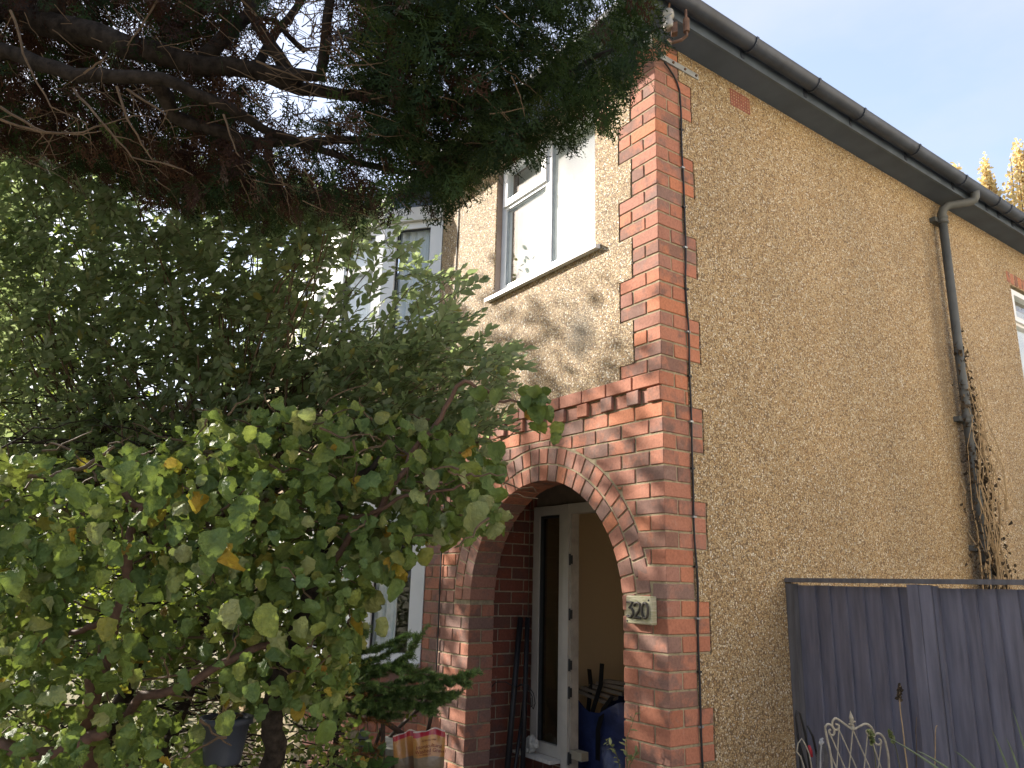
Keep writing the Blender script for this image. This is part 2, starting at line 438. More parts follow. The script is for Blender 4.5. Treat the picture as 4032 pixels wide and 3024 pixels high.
# pebbledash sheets, cut round the toothed quoins
def front_w(k):   # quoin width on the front for course k
    return .3275 if (k - 2) % 6 < 3 else .215
def side_w(k):
    return .3275 if (k + 1) % 6 < 3 else .215
pd = MB()
x_l = -2.575
for k in range(22, 47):
    z0, z1 = zk(k) - .010, min(zk(k+1) - .010, SOF)
    xr = -front_w(k) - .004 + rng.uniform(-.006, .003)
    segs = [(x_l, xr)]
    zz = sorted(set([z0, z1] + [z for z in (WZ0, WZ1) if z0 < z < z1]))
    for a, b in zip(zz, zz[1:]):
        mid = (a+b)/2
        if WZ0 < mid < WZ1:
            pd.box(x_l, WX0, -.004, .006, a, b); pd.box(WX1, xr, -.004, .006, a, b)
        else: pd.box(x_l, xr, -.004, .006, a, b)
pd.build('pebbledash_sheet', PEB, house)
pd = MB()
for k in range(-9, 47):
    z0, z1 = max(0, zk(k) - .010), min(zk(k+1) - .010, SOF)
    y0 = side_w(k) + .004 + rng.uniform(-.003, .006)
    zz = sorted(set([z0, z1] + [z for z in (SWZ0, SWZ1) if z0 < z < z1]))
    for a, b in zip(zz, zz[1:]):
        mid = (a+b)/2
        if SWZ0 < mid < SWZ1:
            pd.box(-.006, .004, y0, SWY0, a, b); pd.box(-.006, .004, SWY1, 9.0, a, b)
        else: pd.box(-.006, .004, y0, 9.0, a, b)
pd.build('pebbledash_sheet', PEB, house)

# ---- bricks
BM = {}
def brick_mesh(lx, ly, lz, mat, var):
    key = (round(lx, 4), round(ly, 4), round(lz, 4), mat.name, var)
    if key not in BM:
        bm = bmesh.new()
        bmesh.ops.create_cube(bm, size=1.0)
        r = random.Random(hash(key) & 0xffff)
        for v in bm.verts:
            v.co = Vector((v.co.x*lx + r.uniform(-.0018, .0018), v.co.y*ly + r.uniform(-.0015, .0015), v.co.z*lz + r.uniform(-.0018, .0018)))
        bmesh.ops.bevel(bm, geom=bm.edges[:], offset=.0035, segments=1, affect='EDGES')
        me = bpy.data.meshes.new('brick'); bm.to_mesh(me); bm.free()
        me.materials.append(mat)
        BM[key] = me
    return BM[key]
NB = 0
def pickm(p=.22): return BURNT if rng.rand() < p else BRICK
def brick(name, x0, x1, y0, y1, z0, z1, mat=None, parent=house):
    global NB; NB += 1
    me = brick_mesh(x1-x0, y1-y0, z1-z0, mat or pickm(), NB % 3)
    c = ((x0+x1)/2 + rng.uniform(-.001, .001), (y0+y1)/2, (z0+z1)/2 + rng.uniform(-.001, .001))
    return add(name, me, parent, T3(c))
def poly_brick(name, pts, depth, mat, c):
    """polygon in the wall plane (x,z), face at y=0"""
    cx, cz = c
    b = MB(); b.prism([(x-cx, rng.uniform(-.0008, .0008), z-cz) for x, z in pts], (0, depth, 0))
    me = b.mesh(name, mat)
    bm = bmesh.new(); bm.from_mesh(me)
    bmesh.ops.recalc_face_normals(bm, faces=bm.faces[:])
    bmesh.ops.bevel(bm, geom=[e for e in bm.edges if e.calc_length() > .012], offset=.003, segments=1, affect='EDGES')
    bm.to_mesh(me); bm.free()
    return add(name, me, house, T3((cx, 0, cz)))

S, H, J = .215, .1025, .010
# corner quoins and side toothing
for k in range(-9, 47):
    z0 = zk(k); z1 = min(z0 + BH, SOF)
    A = k % 2 == 1
    fy = -.019 if k in (20, 21) else 0.0
    wide_s = side_w(k) > .3
    if A or k == 21:
        brick('quoin_brick', -S, 0, fy, H, z0, z1)
        if wide_s: brick('quoin_brick', -.1, 0, H+J, .3275, z0, z1)
        else: brick('quoin_brick', -.1, 0, H+J, S, z0, z1)
    else:
        if k == 20: brick('quoin_brick', -H, 0, fy, .186, z0, z1); brick('quoin_brick', -.1, 0, .196, S, z0, z1)
        else: brick('quoin_brick', -H, 0, fy, S, z0, z1)
        if wide_s: brick('quoin_brick', -.1, 0, S+J, .3275, z0, z1)
    if k >= 22:
        if A and front_w(k) > .3: brick('quoin_brick', -.3275, -S-J, 0, .1, z0, z1)
        if not A:
            if front_w(k) > .3: brick('quoin_brick', -.3275, -H-J, 0, .1, z0, z1)
            else: brick('quoin_brick', -S, -H-J, 0, .1, z0, z1)
# projecting band and dentils
x = -S - J
z0 = zk(21)
while x > XE + .02:
    x2 = max(x - S, XE); brick('band_brick', x2, x, -.019, .08, z0, z0+BH); x = x2 - J
z0 = zk(20)
brick('band_brick', -.160, -H-.002, .0, .1, z0, z0+BH)
for j in range(11):
    xr = -.168 - .225*j; xl = xr - .100
    if xl < XE: break
    brick('dentil_brick', xl, xr, -.019, .08, z0+.002, z0+BH+.004, BURNT if rng.rand() < .7 else BRICK)
    if xl - .117 > XE: brick('band_brick', xl - .113, xl - .003, .0, .1, z0, z0+BH)
# plain brick front up to the band, cut round the arch
RX = AR + .228
def clip_brick(xl, xr, z0, z1):
    cx, cz = (xl+xr)/2, (z0+z1)/2
    def edge(z): return math.sqrt(max(0, RX*RX - (z-AZ)**2)) if z > AZ else RX
    dx = max(0, max(xl-AX, AX-xr)); far = math.hypot(max(abs(xl-AX), abs(xr-AX)), z1-AZ)
    if z0 >= AZ + RX or dx >= edge(max(z0, AZ)): return 'full'
    if z1 <= AZ - .005: return 'full'
    if far <= RX: return None
    if cz > AZ + .8*RX:      # crown: trim the underside
        xs = np.linspace(xl, xr, 7)
        zb = [max(z0, AZ + math.sqrt(max(0, RX*RX - (q-AX)**2))) for q in xs]
        ok = [(q, min(b, z1)) for q, b in zip(xs, zb) if b < z1 - .006]
        if len(ok) < 2: return None
        return ok + [(ok[-1][0], z1), (ok[0][0], z1)]
    zs = np.linspace(z0, z1, 6)
    if cx > AX:
        b = [(max(xl, AX + edge(z)), z) for z in zs]; b = [q for q in b if q[0] < xr - .012]
        if len(b) < 2: return None
        return b + [(xr, b[-1][1]), (xr, b[0][1])]
    b = [(min(xr, AX - edge(z)), z) for z in zs]; b = [q for q in b if q[0] > xl + .012]
    if len(b) < 2: return None
    return b + [(xl, b[-1][1]), (xl, b[0][1])]
for k in range(-9, 20):
    z0 = zk(k); z1 = z0 + BH; A = k % 2 == 1
    below = z1 < AZ + .01
    # right pier / spandrel, then over the arch to the left end
    x = (-S if A else -H) - J
    row = []
    if below:
        if A: row.append((XR, x))
        else: row.append((XR, x))
        if A: lst = [(XL-H, XL), (XL-H-J-S, XL-H-J), (XL-H-2*J-2*S, XL-H-2*J-S), (XE, XL-H-3*J-2*S)]
        else: lst = [(XL-S, XL), (XL-2*S-J, XL-S-J), (XE, XL-2*S-2*J)]
        row += lst
    else:
        while x > XE + .03:
            x2 = max(x - S, XE); row.append((x2, x)); x = x2 - J
    for xl, xr in row:
        if xr - xl < .02: continue
        r = 'full' if below else clip_brick(xl, xr, z0, z1)
        low = z0 < 1.9
        if r is None: continue
        mt = pickm(.45 if xl < -1.9 and low else .16)
        if r == 'full':
            dep = S if (below and abs(xr-XL) < .001 and A) else .1025
            brick('brick', xl, xr, 0, dep, z0, z1, mt)
            if below and abs(xr-XL) < .001 and not A: brick('reveal_brick', xl, xr, .1125, S, z0, z1, SHADEB if rng.rand() < .5 else BURNT)
        else: poly_brick('brick', r, .1, mt, ((xl+xr)/2, z0+BH/2))
# two rings of arch bricks
for ring, (r0, r1, n, dep) in enumerate(((AR, AR+.1025, 28, .215), (AR+.1135, AR+.216, 32, .10))):
    for i in range(n):
        a0 = PI*i/n; a1 = PI*(i+1)/n
        g0 = .0055/r0; g1 = .0055/r1
        r0j, r1j = r0 + rng.uniform(-.002, .002), r1 + rng.uniform(-.003, .002)
        q = [(r0j, a0+g0), (r1j, a0+g1), (r1j, a1-g1), (r0j, a1-g0)]
        pts = [(AX + r*math.cos(a), AZ + r*math.sin(a)) for r, a in q]
        am = (a0+a1)/2; rm = (r0+r1)/2
        poly_brick('arch_brick', pts, dep, BURNT if rng.rand() < .62 else BRICK, (AX + rm*math.cos(am), AZ + rm*math.sin(am)))

# ---- porch behind the arch
YB = .60
MB().box(-2.2, -2.026, .211, .71, 0, 2.42).build('porch_side_wall', MORTAR_D, house)
MB().box(-2.2, -2.0265, .711, 3.4, 0, 2.42).build('hall_left_wall', CREAM, house)
MB().box(-2.026, -1.925, YB+.004, YB+.11, 0, 2.2).build('porch_return_wall', MORTAR_D, house)
for k in range(-6, 17):
    z0 = zk(k); A = k % 2 == 0
    ys = [(.222, .325), (.335, .552), (.562, .604)] if A else [(.222, .440), (.450, .604)]
    for a, b in ys: brick('porch_brick', -2.06, -2.02, a, b, z0, z0+BH, SHADEB)
    for a, b in ([(-2.014, -1.925)] if A else [(-2.014, -1.975), (-1.965, -1.925)]): brick('porch_brick', a, b, YB, YB+.08, z0, z0+BH, SHADEB)
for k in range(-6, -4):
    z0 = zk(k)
    for i in range(3): brick('porch_brick', -1.915+.113*i, -1.915+.113*i+.103, YB, YB+.08, z0, z0+BH, SHADEB)
MB().box(-1.925, -1.56, YB+.006, YB+.1, 0, .345).build('porch_dado', MORTAR_D, house)
MB().box(-2.2, -.1, .211, 3.4, 2.42, 2.5).build('porch_ceiling', PLASTER, house)
MB().box(-2.02, -.21, YB+.002, YB+.1, 2.13, 2.42).build('porch_lintel', simple('shaded_lintel', (0.20, 0.16, 0.13), 0.8), house)  # porch shade put into the dark lintel colour
SLW = simple('porch_shaded_white', (0.46, 0.43, 0.39), 0.45, 0.12, 8, 0.4)  # aged white darkened, with the porch shade put into its colour
# white sidelight and door frame
sl = thing('sidelight_window', (-1.75, YB, .4), 'tall narrow white sidelight window inside the porch arch', 'window')
sl.parent = house; sl.matrix_parent_inverse = Matrix.Identity(4)
for kk in ('label', 'category'):
    if kk in sl: del sl[kk]
sl['label'] = 'tall narrow white sidelight beside the open front door'
fr = MB(); fr.box(-1.92, -1.845, YB-.03, YB+.03, .375, 2.12); fr.box(-1.845, -1.60, YB-.03, YB+.03, 2.05, 2.12)
fr.box(-1.845, -1.60, YB-.03, YB+.03, .375, .45)
fr.build('frame', SLW, sl)
MB().box(-1.845, -1.83, YB-.02, YB+.02, .452, 2.048).box(-1.83, -1.60, YB-.02, YB+.02, 2.03, 2.048).build('glazing_bead', SEAL, sl)
MB().box(-1.845, -1.60, YB, YB+.006, .45, 2.05).build('pane', GLASSD, sl)
df = MB(); df.box(-1.60, -1.545, YB-.034, YB+.03, .375, 2.12); df.box(-1.542, -1.475, YB-.05, YB+.05, .02, 2.12)
df.box(-1.475, -.25, YB-.045, YB+.05, 2.05, 2.12)
df.build('door_frame', SLW, house)
hg = MB()
MB().box(-1.474, -1.462, YB-.03, YB+.04, .2, 2.05).build('door_edge_strip', simple('door_edge', (0.42, 0.38, 0.33), 0.6), house)
for zc in (1.72, 1.0, .82, .4, 1.34):
    MB().box(-1.474, -1.452, YB-.042, YB-.026, zc-.03, zc+.03).tube([(-1.463, YB-.044, zc-.04), (-1.463, YB-.044, zc+.04)], .007, 8).build('hinge', SEAL, house)
MB().box(-1.995, -1.56, YB-.13, YB-.032, .352, .374).build('sill', CONC, house, label='white porch window sill')
MB().box(-1.46, -1.345, YB-.03, YB+.03, .40, .455).build('threshold_block', simple('dull_cream_block', (0.30, 0.27, 0.21), 0.8), house)  # block in a toned down cream
# hall behind
MB().box(-4.4, -.2, 3.0, 3.1, 0, 2.42).build('hall_back_wall', CREAM, house)
MB().box(-2.0255, -.9, 1.82, 1.9, .18, 2.42).build('hall_partition', CREAM, house)
MB().box(-1.16, -1.12, 1.76, 1.80, .2, 1.25).box(-1.05, -1.01, 1.76, 1.80, .2, 1.25).box(-1.16, -1.01, 1.76, 1.80, 1.25, 1.29).build('hall_cabinet_frame', UPVC_OLD, house)
MB().box(-.22, -.21, YB, 3.0, .18, 2.42).build('hall_right_wall', CREAM, house)
MB().box(-2.026, -.211, .211, 3.0, 0, .18).build('hall_floor', simple('hall_floor_boards', (0.12, 0.08, 0.05), 0.6), house)
MB().box(-.30, -.20, .2115, YB+.1, 0, 2.42).build('porch_right_wall', MORTAR_D, house)

# ---- upper front window
def window(name, label, parent): 
    w = bpy.data.objects.new(name, None); COL.objects.link(w); w.empty_display_size = .1
    w['label'] = label; W[w.name] = np.zeros(3)
    return attach(w, parent)
w = window('window', 'white framed first floor window over the arch', house)
Y0, Y1 = .055, .115
MB().box(WX0, WX0+.003, .006, .21, WZ0, WZ1).box(WX1-.003, WX1, .006, .21, WZ0, WZ1).box(WX0, WX1, .006, .21, WZ1-.003, WZ1).build('reveal', PLASTER, w)
f = MB()
f.box(WX0+.004, WX0+.06, Y0, Y1, WZ0+.04, WZ1-.004); f.box(WX1-.06, WX1-.004, Y0, Y1, WZ0+.04, WZ1-.004)
f.box(WX0+.06, WX1-.06, Y0, Y1, WZ0+.04, WZ0+.10); f.box(WX0+.06, WX1-.06, Y0, Y1, WZ1-.06, WZ1-.004)
f.box(-1.165, -1.10, Y0, Y1, WZ0+.10, WZ1-.06)
f.box(WX0+.06, -1.165, Y0, Y1, 4.41, 4.455)
f.build('frame', UPVC, w)
v_ = MB(); xa, xb, za, zb = WX0+.035, -1.15, 4.435, WZ1-.04
v_.box(xa, xa+.05, Y0-.019, Y0-.001, za, zb); v_.box(xb-.05, xb, Y0-.019, Y0-.001, za, zb); v_.box(xa+.05, xb-.05, Y0-.019, Y0-.001, za, za+.05); v_.box(xa+.05, xb-.05, Y0-.019, Y0-.001, zb-.05, zb)
v_.build('vent_sash', UPVC, w)
s_ = MB(); s_.box(WX0+.06, WX0+.072, Y0+.012, Y0+.03, WZ0+.1, 4.41); s_.box(-1.10, -1.088, Y0+.012, Y0+.03, WZ0+.1, WZ1-.06)
s_.box(WX0+.072, -1.165, Y0+.012, Y0+.03, 4.398, 4.41)
s_.build('seal', simple('pale_bead', (0.34, 0.37, 0.38), 0.5), w)
for a, b, c, d in ((WX0+.06, -1.165, WZ0+.10, 4.41), (-1.10, WX1-.06, WZ0+.10, WZ1-.06), (WX0+.06, -1.165, 4.455, WZ1-.06)):
    MB().box(a, b, Y0+.03, Y0+.036, c, d).build('pane', GLASS, w)
MB().prism([(WX0-.06, -.048, WZ0+.006), (WX0-.06, .10, WZ0+.04), (WX0-.06, .10, WZ0-.012), (WX0-.06, -.048, WZ0-.019)], (WX1-WX0+.11, 0, 0)).build('sill', UPVC, w)
def curtain(name, x0, x1, y, z0, z1, parent, amp=.02, n=60, dirv=(1, 0), mat=CURT):
    b = MB(); d = np.array(dirv); nn = np.array((d[1], -d[0]))
    L = x1 - x0; pr_ = None
    for i in range(n+1):
        s = L*i/n
        off = amp*math.sin(s*55 + 1.5*math.sin(s*13)) + .4*amp*math.sin(s*131)
        p = np.array((x0, y)) + d*s + nn*off if dirv != (1, 0) else np.array((x0+s, y+off))
        q = ((p[0], p[1], z0), (p[0], p[1], z1))
        if pr_: b.quad(pr_[0], q[0], q[1], pr_[1])
        pr_ = q
    return b.build(name, mat, parent, True)
curtain('net_curtain', WX0+.03, WX1-.03, .19, WZ0+.03, WZ1, w, .0015, 90)  # flat white sheet added to stand in for the bright sky reflection
MB().box(WX0-.3, WX1+.3, .9, .95, 3.2, 4.9).build('room_backdrop', ROOM, w)

# ---- bay, both storeys (bow of three facets)
BAY = [(-2.585, .0), (-3.02, -.35), (-3.62, -.55), (-4.60, -.55), (-5.20, -.35), (-5.63, 0.0)]
bay = window('bay_window', 'white two storey bow bay left of the arch', house)
for lvl, (zs, zt) in enumerate(((.93, 2.22), (3.60, 4.67))):
    for i in range(5):
        p, q = np.array(BAY[i]), np.array(BAY[i+1])
        d = q - p; L = np.linalg.norm(d); d /= L; n = np.array((-d[1], d[0])); n = -n if n[1] > 0 else n
        def bx(mb, s0, s1, o0, o1, za, zb):
            c = np.array((*(p + d*s0 + n*o0), za))
            mb.obox(c, (*(d*(s1-s0)), 0), (*(n*(o1-o0)), 0), (0, 0, zb-za))
        fm = MB()
        post = .115
        bx(fm, 0.001, post, -.06, .012, zs, zt); bx(fm, L-post, L-.001, -.06, .012, zs, zt)
        bx(fm, post, L-post, -.06, .006, zs, zs+.06); bx(fm, post, L-post, -.06, .006, zt-.06, zt)
        if i in (1, 2, 3): bx(fm, post, L-post, -.055, .004, zt-.40, zt-.34)
        if i in (2,): bx(fm, L/2-.03, L/2+.03, -.055, .004, zs+.06, zt-.4)
        fr_ = fm.build('frame', UPVC, bay)
        sm = MB(); bx(sm, post, post+.012, -.03, -.012, zs+.06, zt-.06); bx(sm, L-post-.012, L-post, -.03, -.012, zs+.06, zt-.06); bx(sm, post+.012, L-post-.012, -.03, -.012, zt-.072, zt-.06)
        sm.build('seal', SEAL, bay)
        pm = MB(); bx(pm, post, L-post, -.036, -.03, zs+.06, zt-.06); pm.build('pane', GLASS, bay)
        sm = MB(); bx(sm, -.05 if i else .0, L+.05 if i < 4 else L, -.06, .06, zs-.035, zs-.002 - .001*i); sm.build('sill', UPVC, bay)
        if lvl == 1:
            fm = MB(); bx(fm, -.005, L+.005, -.06, .045 + .0007*i, zt+.002, zt+.13 + .001*i); fm.build('fascia', UPVC_OLD, bay)
            pm = MB(); bx(pm, 0, L, -.08, .0, 2.30, zs-.036); pm.build('apron', PEB, bay)
            # folds of the net behind each pane
            c0 = p + d*.10 - n*.11; c1 = p + d*(L-.10) - n*.11
        else:
            pm = MB(); bx(pm, 0, L, -.10, -.006, 0, zs-.036); pm.build('apron', MORTAR, bay)
            pm = MB(); bx(pm, -.005, L+.005, -.08, .02 + .0007*i, zt+.002, zt+.08+.001*i); pm.build('fascia', UPVC_OLD, bay)
        cm = MB(); prv = None
        for s in range(61):
            ss = .09 + (L-.18)*s/60
            if lvl == 1 and i == 0 and ss > L*.80: break
            if lvl == 0 and i == 0 and ss < L*.45: continue
            off = -.075 + .014*math.sin(ss*80+i) + .006*math.sin(ss*171)
            c = p + d*ss + n*off
            qd = ((*c, zs+.02), (*c, zt))
            if prv: cm.quad(prv[0], qd[0], qd[1], prv[1])
            prv = qd
        cm.build('net_curtain', CURT, bay, True)
MB().prism([(x, y+.03, 4.81) for x, y in BAY], (0, 0, .1)).build('bay_roof', SOFFIT, bay)
MB().prism([(x, y+.09, 2.305) for x, y in BAY], (0, 0, .08)).build('bay_floor', ROOM, bay)
MB().box(-5.6, -2.62, .5, .55, .2, 4.9).build('room_backdrop', ROOM, bay)
# bricks of the bay plinth nearest the porch
for k, fac in [(k, f) for f in (0, 1) for k in range(-8, 1)]:
    p, q = np.array(BAY[fac]), np.array(BAY[fac+1]); d = (q-p); L = np.linalg.norm(d); d /= L
    ang = math.atan2(d[1], d[0])
    z0 = zk(k); xs = [(.0, S), (S+J, 2*S+J)] if k % 2 else [(0, H), (H+J, H+J+S), (H+2*J+S, 2*S+.11)]
    for a, b in xs:
        me = brick_mesh(b-a, .09, BH, BURNT if rng.rand() < .6 else BRICK, NB % 3); NB += 1
        c = p + d*(a+b)/2 + np.array((d[1], -d[0]))*(-.045) * (1 if d[1] < 0 else -1)
        nrm = np.array((-d[1], d[0])); nrm = -nrm if nrm[1] > 0 else nrm
        c = p + d*(a+b)/2 - nrm*.042
        add('plinth_brick', me, bay, Matrix.Translation((c[0], c[1], z0+BH/2)) @ Matrix.Rotation(ang, 4, 'Z'))
MB().box(-7.2, -5.63, .0, .2, 0, 5.05).build('front_wall', PEB, house)
MB().box(-5.63, -2.6, .9, 1.0, 0, 5.05).build('bay_inner_wall', ROOM, house)
MB().box(-5.63, XE, .0, .2, 4.91, 5.05).build('wall_head', MORTAR, house)

# ---- eaves: soffit, fascia, gutters, roof
OV = .185
MB().box(.0045, OV, -OV, 9.2, SOF, SOF+.012).box(-7.3, .0045, -OV, -.0045, SOF, SOF+.012).build('soffit', SOFFIT, house)
MB().box(OV, OV+.018, -OV-.018, 9.2, SOF-.006, SOF+.15).box(-7.3, OV, -OV-.018, -OV, SOF-.006, SOF+.15).build('fascia', FASCIA, house)
GR = .056; GC = OV + .018 + .012 + GR; GZ = 5.005
def gutter_run(a, b, side):
    """half round channel; a,b = ends along the run"""
    b_ = MB(); nseg = 14
    def ringpt(s, r, th):
        o, z = r*math.cos(th), r*math.sin(th)
        return ((GC + o, s, GZ + z) if side == 'x' else (s, -GC - o, GZ + z))
    th = np.linspace(-PI, 0, nseg+1)
    sec = [(GR, t) for t in th] + [(GR+.004, .08), (GR-.006, .1)] + [(GR-.005, t) for t in th[::-1]] + [(GR+.003, PI+.06)]
    n = len(sec); i = len(b_.v)
    for s in (a, b):
        for r, t in sec: b_.v.append(ringpt(s, r, t))
    for k in range(n): b_.f.append((k, (k+1) % n, n+(k+1) % n, n+k))
    return b_
gt = window('gutter', 'weathered black half round gutter along the side eaves', house)
del gt['label']
gutter_run(-GC, 9.2, 'x').build('channel', BLACKP, gt, True)
gutter_run(-7.3, GC, 'y').build('channel', BLACKP, gt, True)
mb = MB(); mb.lathe((GC, -GC, GZ-.012), [(.0, -GR+.0), (.03, -GR+.004), (GR-.012, -.035), (GR+.002, 0), (GR+.002, .014)], 16); mb.build('corner_piece', BLACKP, gt, True)
for yc in (.615, 1.303, 1.871, 2.657, 3.43, 4.053, 4.285, 4.573, 5.4, 6.2):
    cl = MB()
    pts = [(GC + (GR+.004)*math.cos(t), yc, GZ + (GR+.004)*math.sin(t)) for t in np.linspace(-PI, .12, 13)]
    for p_, q_ in zip(pts, pts[1:]):
        cl.prism([(p_[0], yc-.011, p_[2]), (p_[0]*1.0, yc+.011, p_[2]), (q_[0], yc+.011, q_[2]), (q_[0], yc-.011, q_[2])], ((p_[0]+q_[0])/2-GC)*np.array((.08, 0, 0)) + np.array((0, 0, ((p_[2]+q_[2])/2-GZ)*.08)))
    cl.box(OV+.0185, OV+.024, yc-.016, yc+.016, GZ-.075, GZ+.02)
    cl.build('gutter_clip', BLACKP, gt)
for xc in (-.75, -1.6, -2.5, -3.4):
    cl = MB()
    pts = [(xc, -GC - (GR+.004)*math.cos(t), GZ + (GR+.004)*math.sin(t)) for t in np.linspace(-PI, .12, 13)]
    for p_, q_ in zip(pts, pts[1:]):
        cl.prism([(xc-.011, p_[1], p_[2]), (xc+.011, p_[1], p_[2]), (xc+.011, q_[1], q_[2]), (xc-.011, q_[1], q_[2])], (0, -((p_[1]+q_[1])/2+GC)*-.08, ((p_[2]+q_[2])/2-GZ)*.08))
    cl.build('gutter_clip', BLACKP, gt)
# hipped roof: tile courses
rf = window('roof', 'brown tiled hipped roof', house); del rf['label']
pitch = math.radians(38)
for i in range(14):
    for side in (0, 1):
        s0 = -.04 + i*.24; o0 = OV + .05 - s0*math.cos(pitch); h0 = SOF + .155 + s0*math.sin(pitch) + .006*side
        s1 = s0 + .27; o1 = OV + .05 - s1*math.cos(pitch); h1 = SOF + .135 + s1*math.sin(pitch) + .006*side
        mb = MB()
        if side == 0: mb.prism([(o0, -o0, h0), (o1, -o1, h1), (o1, 9.2, h1), (o0, 9.2, h0)], (0, 0, .018))
        else: mb.prism([(o0, -o0, h0), (-7.3, -o0, h0), (-7.3, -o1, h1), (o1, -o1, h1)], (0, 0, .018))
        mb.build('tile_course', TILE, rf)

# ---- drainpipe on the side wall
dp = window('downpipe', 'black drainpipe down the pebbledashed side wall', house)
PX, PY = .075, 3.46
t_ = MB(); t_.tube([(PX, PY, .15), (PX, PY, 4.70)], .035, 16); DPM = simple('faded_pipe_paint', (0.095, 0.10, 0.098), 0.6, 0.3, 6, 0.35)
t_.build('pipe', DPM, dp, True)
t_ = MB(); t_.tube([(PX, PY, 4.66), (PX, PY, 4.76), (PX+.015, PY+.006, 4.80), (PX+.05, PY+.02, 4.825), (GC-.035, PY+.20, 4.875), (GC-.01, PY+.215, 4.89), (GC, PY+.22, 4.915), (GC, PY+.22, 4.97)], [.038, .038, .037, .035, .035, .036, .037, .04], 14); t_.build('swan_neck', DPM, dp, True)
for zc in (4.70, 2.93, 1.9):
    t_ = MB(); t_.lathe((PX, PY, zc), [(.036, -.03), (.046, -.03), (.046, -.012), (.042, -.008), (.042, .008), (.046, .012), (.046, .03), (.036, .03)], 18)
    t_.box(.005, PX-.02, PY-.085, PY+.085, zc-.02, zc+.02)
    t_.build('pipe_clip', DPM, dp)

# ---- side window far right
w2 = window('window', 'white side window at the right edge with soldier brick lintel', house)
f = MB(); a0, a1 = SWY0+.004, SWY1-.004
f.box(-.10, -.035, a0, a0+.06, SWZ0, SWZ1-.004); f.box(-.10, -.035, a1-.06, a1, SWZ0, SWZ1-.004)
f.box(-.10, -.035, a0+.06, a1-.06, SWZ0, SWZ0+.06); f.box(-.10, -.035, a0+.06, a1-.06, SWZ1-.06, SWZ1-.004); f.box(-.10, -.035, a0+.06, a1-.06, 4.10, 4.15)
f.build('frame', UPVC, w2)
f = MB()
f.box(-.034, -.012, a0+.03, a0+.085, 4.13, SWZ1-.03); f.box(-.034, -.012, a0+.085, a1-.03, 4.13, 4.18); f.box(-.034, -.012, a0+.085, a1-.03, SWZ1-.08, SWZ1-.03); f.build('vent_sash', UPVC, w2)
MB().box(-.074, -.068, a0+.06, a1-.06, SWZ0+.06, 4.10).build('pane', GLASS, w2)
MB().box(-.074, -.068, a0+.06, a1-.06, 4.15, SWZ1-.06).build('pane', GLASS, w2)
MB().box(-.30, -.28, a0-.1, a1+.1, SWZ0, SWZ1).build('net_curtain', CURT, w2)
for i in range(12):
    y = SWY0 - .06 + i*.085
    brick('lintel_brick', -.05, .006, y, y+.075, SWZ1+.012, SWZ1+.13, BRICK, w2)
# ---- air brick
ab = window('air_brick', 'terracotta air brick under the eaves', house)
ya, yb, za, zb = .728, .935, 4.742, 4.868
mb = MB(); mb.box(-.02, -.006, ya, yb, za, zb)
ny, nz_ = 8, 5
for i in range(ny+1): yy = ya + (yb-ya-.011)*i/ny; mb.box(-.006, .007, yy, yy+.011, za, zb)
for j in range(nz_+1):
    zz = za + (zb-za-.011)*j/nz_
    mb.box(-.006, .0062, ya, yb, zz, zz+.011)
mb.build('grille', TERRA, ab)
# ---- strap, insulators, bracket, cables
mb = MB(); mb.box(.005, .012, .03, .40, 4.782, 4.822); st = mb.build('steel_strap', GALV, house, label='flat grey steel strap bolted under the eaves corner')
for yy in (.16, .27, .375): MB().lathe((.012, yy, 4.802), [(.0, .008), (.008, .008), (.009, .0)], 6, (1, 0, 0)).build('bolt', RUST, st)
def insulator(c, s):
    b = MB(); b.lathe(c, [(.0, .075), (.02, .074), (.032, .062), (.036, .045), (.036, .02), (.026, .012), (.024, -.005), (.032, -.02), (.034, -.05), (.030, -.065), (.0, -.066)], 16)
    b.v = [tuple(np.array(c) + (np.array(v)-np.array(c))*s) for v in b.v]
    i_ = b.build('insulator', CERAMIC, house, True)
    MB().tube([np.array(c)+(-.06*s, .0, -.012*s), np.array(c)+(-.0, -.04*s, -.008*s), np.array(c)+(.05*s, -.02*s, .004*s)], .004, 6).build('tie_wire', GALV, i_)
    return i_
c1 = on(2632, 78, 1, -.12); insulator(c1, .95)
c2 = on(2552, 152, 1, -.21); insulator(c2, .8)
MB().tube([c1 + (0, 0, .06), c1 + (0, .02, .16), (OV, -.1, 5.0)], .007, 6).tube([c2 + (0, 0, .05), c2 + (0, .02, .12), (.1, -OV, 4.95)], .007, 6).build('insulator_arm', RUST, house)
b1 = on(2702, 95, 1, -.04)
mb = MB(); mb.tube([b1 + (0, 0, .10), b1 + (0, 0, .03)], .008, 8); mb.tube([b1 + (0, 0, .035), b1 + (0, 0, -.055)], .019, 10)
mb.tube([b1 + (0, 0, -.05), b1 + (0, 0, -.08), b1 + (-.025, -.02, -.105), b1 + (-.07, -.05, -.11), b1 + (-.09, -.06, -.08)], .010, 8)
mb.obox(b1 + (-.075, -.05, -.07), (.03, .02, 0), (.03, -.03, 0), (0, 0, .07))
mb.build('pulley_bracket', RUST, house)
def cable(pts, r=.006, name='cable', parent=house, label=None):
    return MB().tube(pts, r, 6).build(name, CABLE, parent, True, label=label)
zs = np.linspace(4.62, 0.2, 40)
cable([(.02, .07, 4.76), (.014, .11, 4.745), (.011, .155, 4.715), (.010, .195, 4.67)] + [(.0105 + .003*math.sin(z*9), .2205 + .004*math.sin(z*5.3) + .003*math.sin(z*13), z) for z in zs], .0058, label='black cable running down the quoin bricks')
for k in range(-5, 43, 3):
    MB().box(.002, .017, .208, .233, zk(k)-.012, zk(k)-.002).build('cable_clip', GALV if k % 2 else CABLE, house)
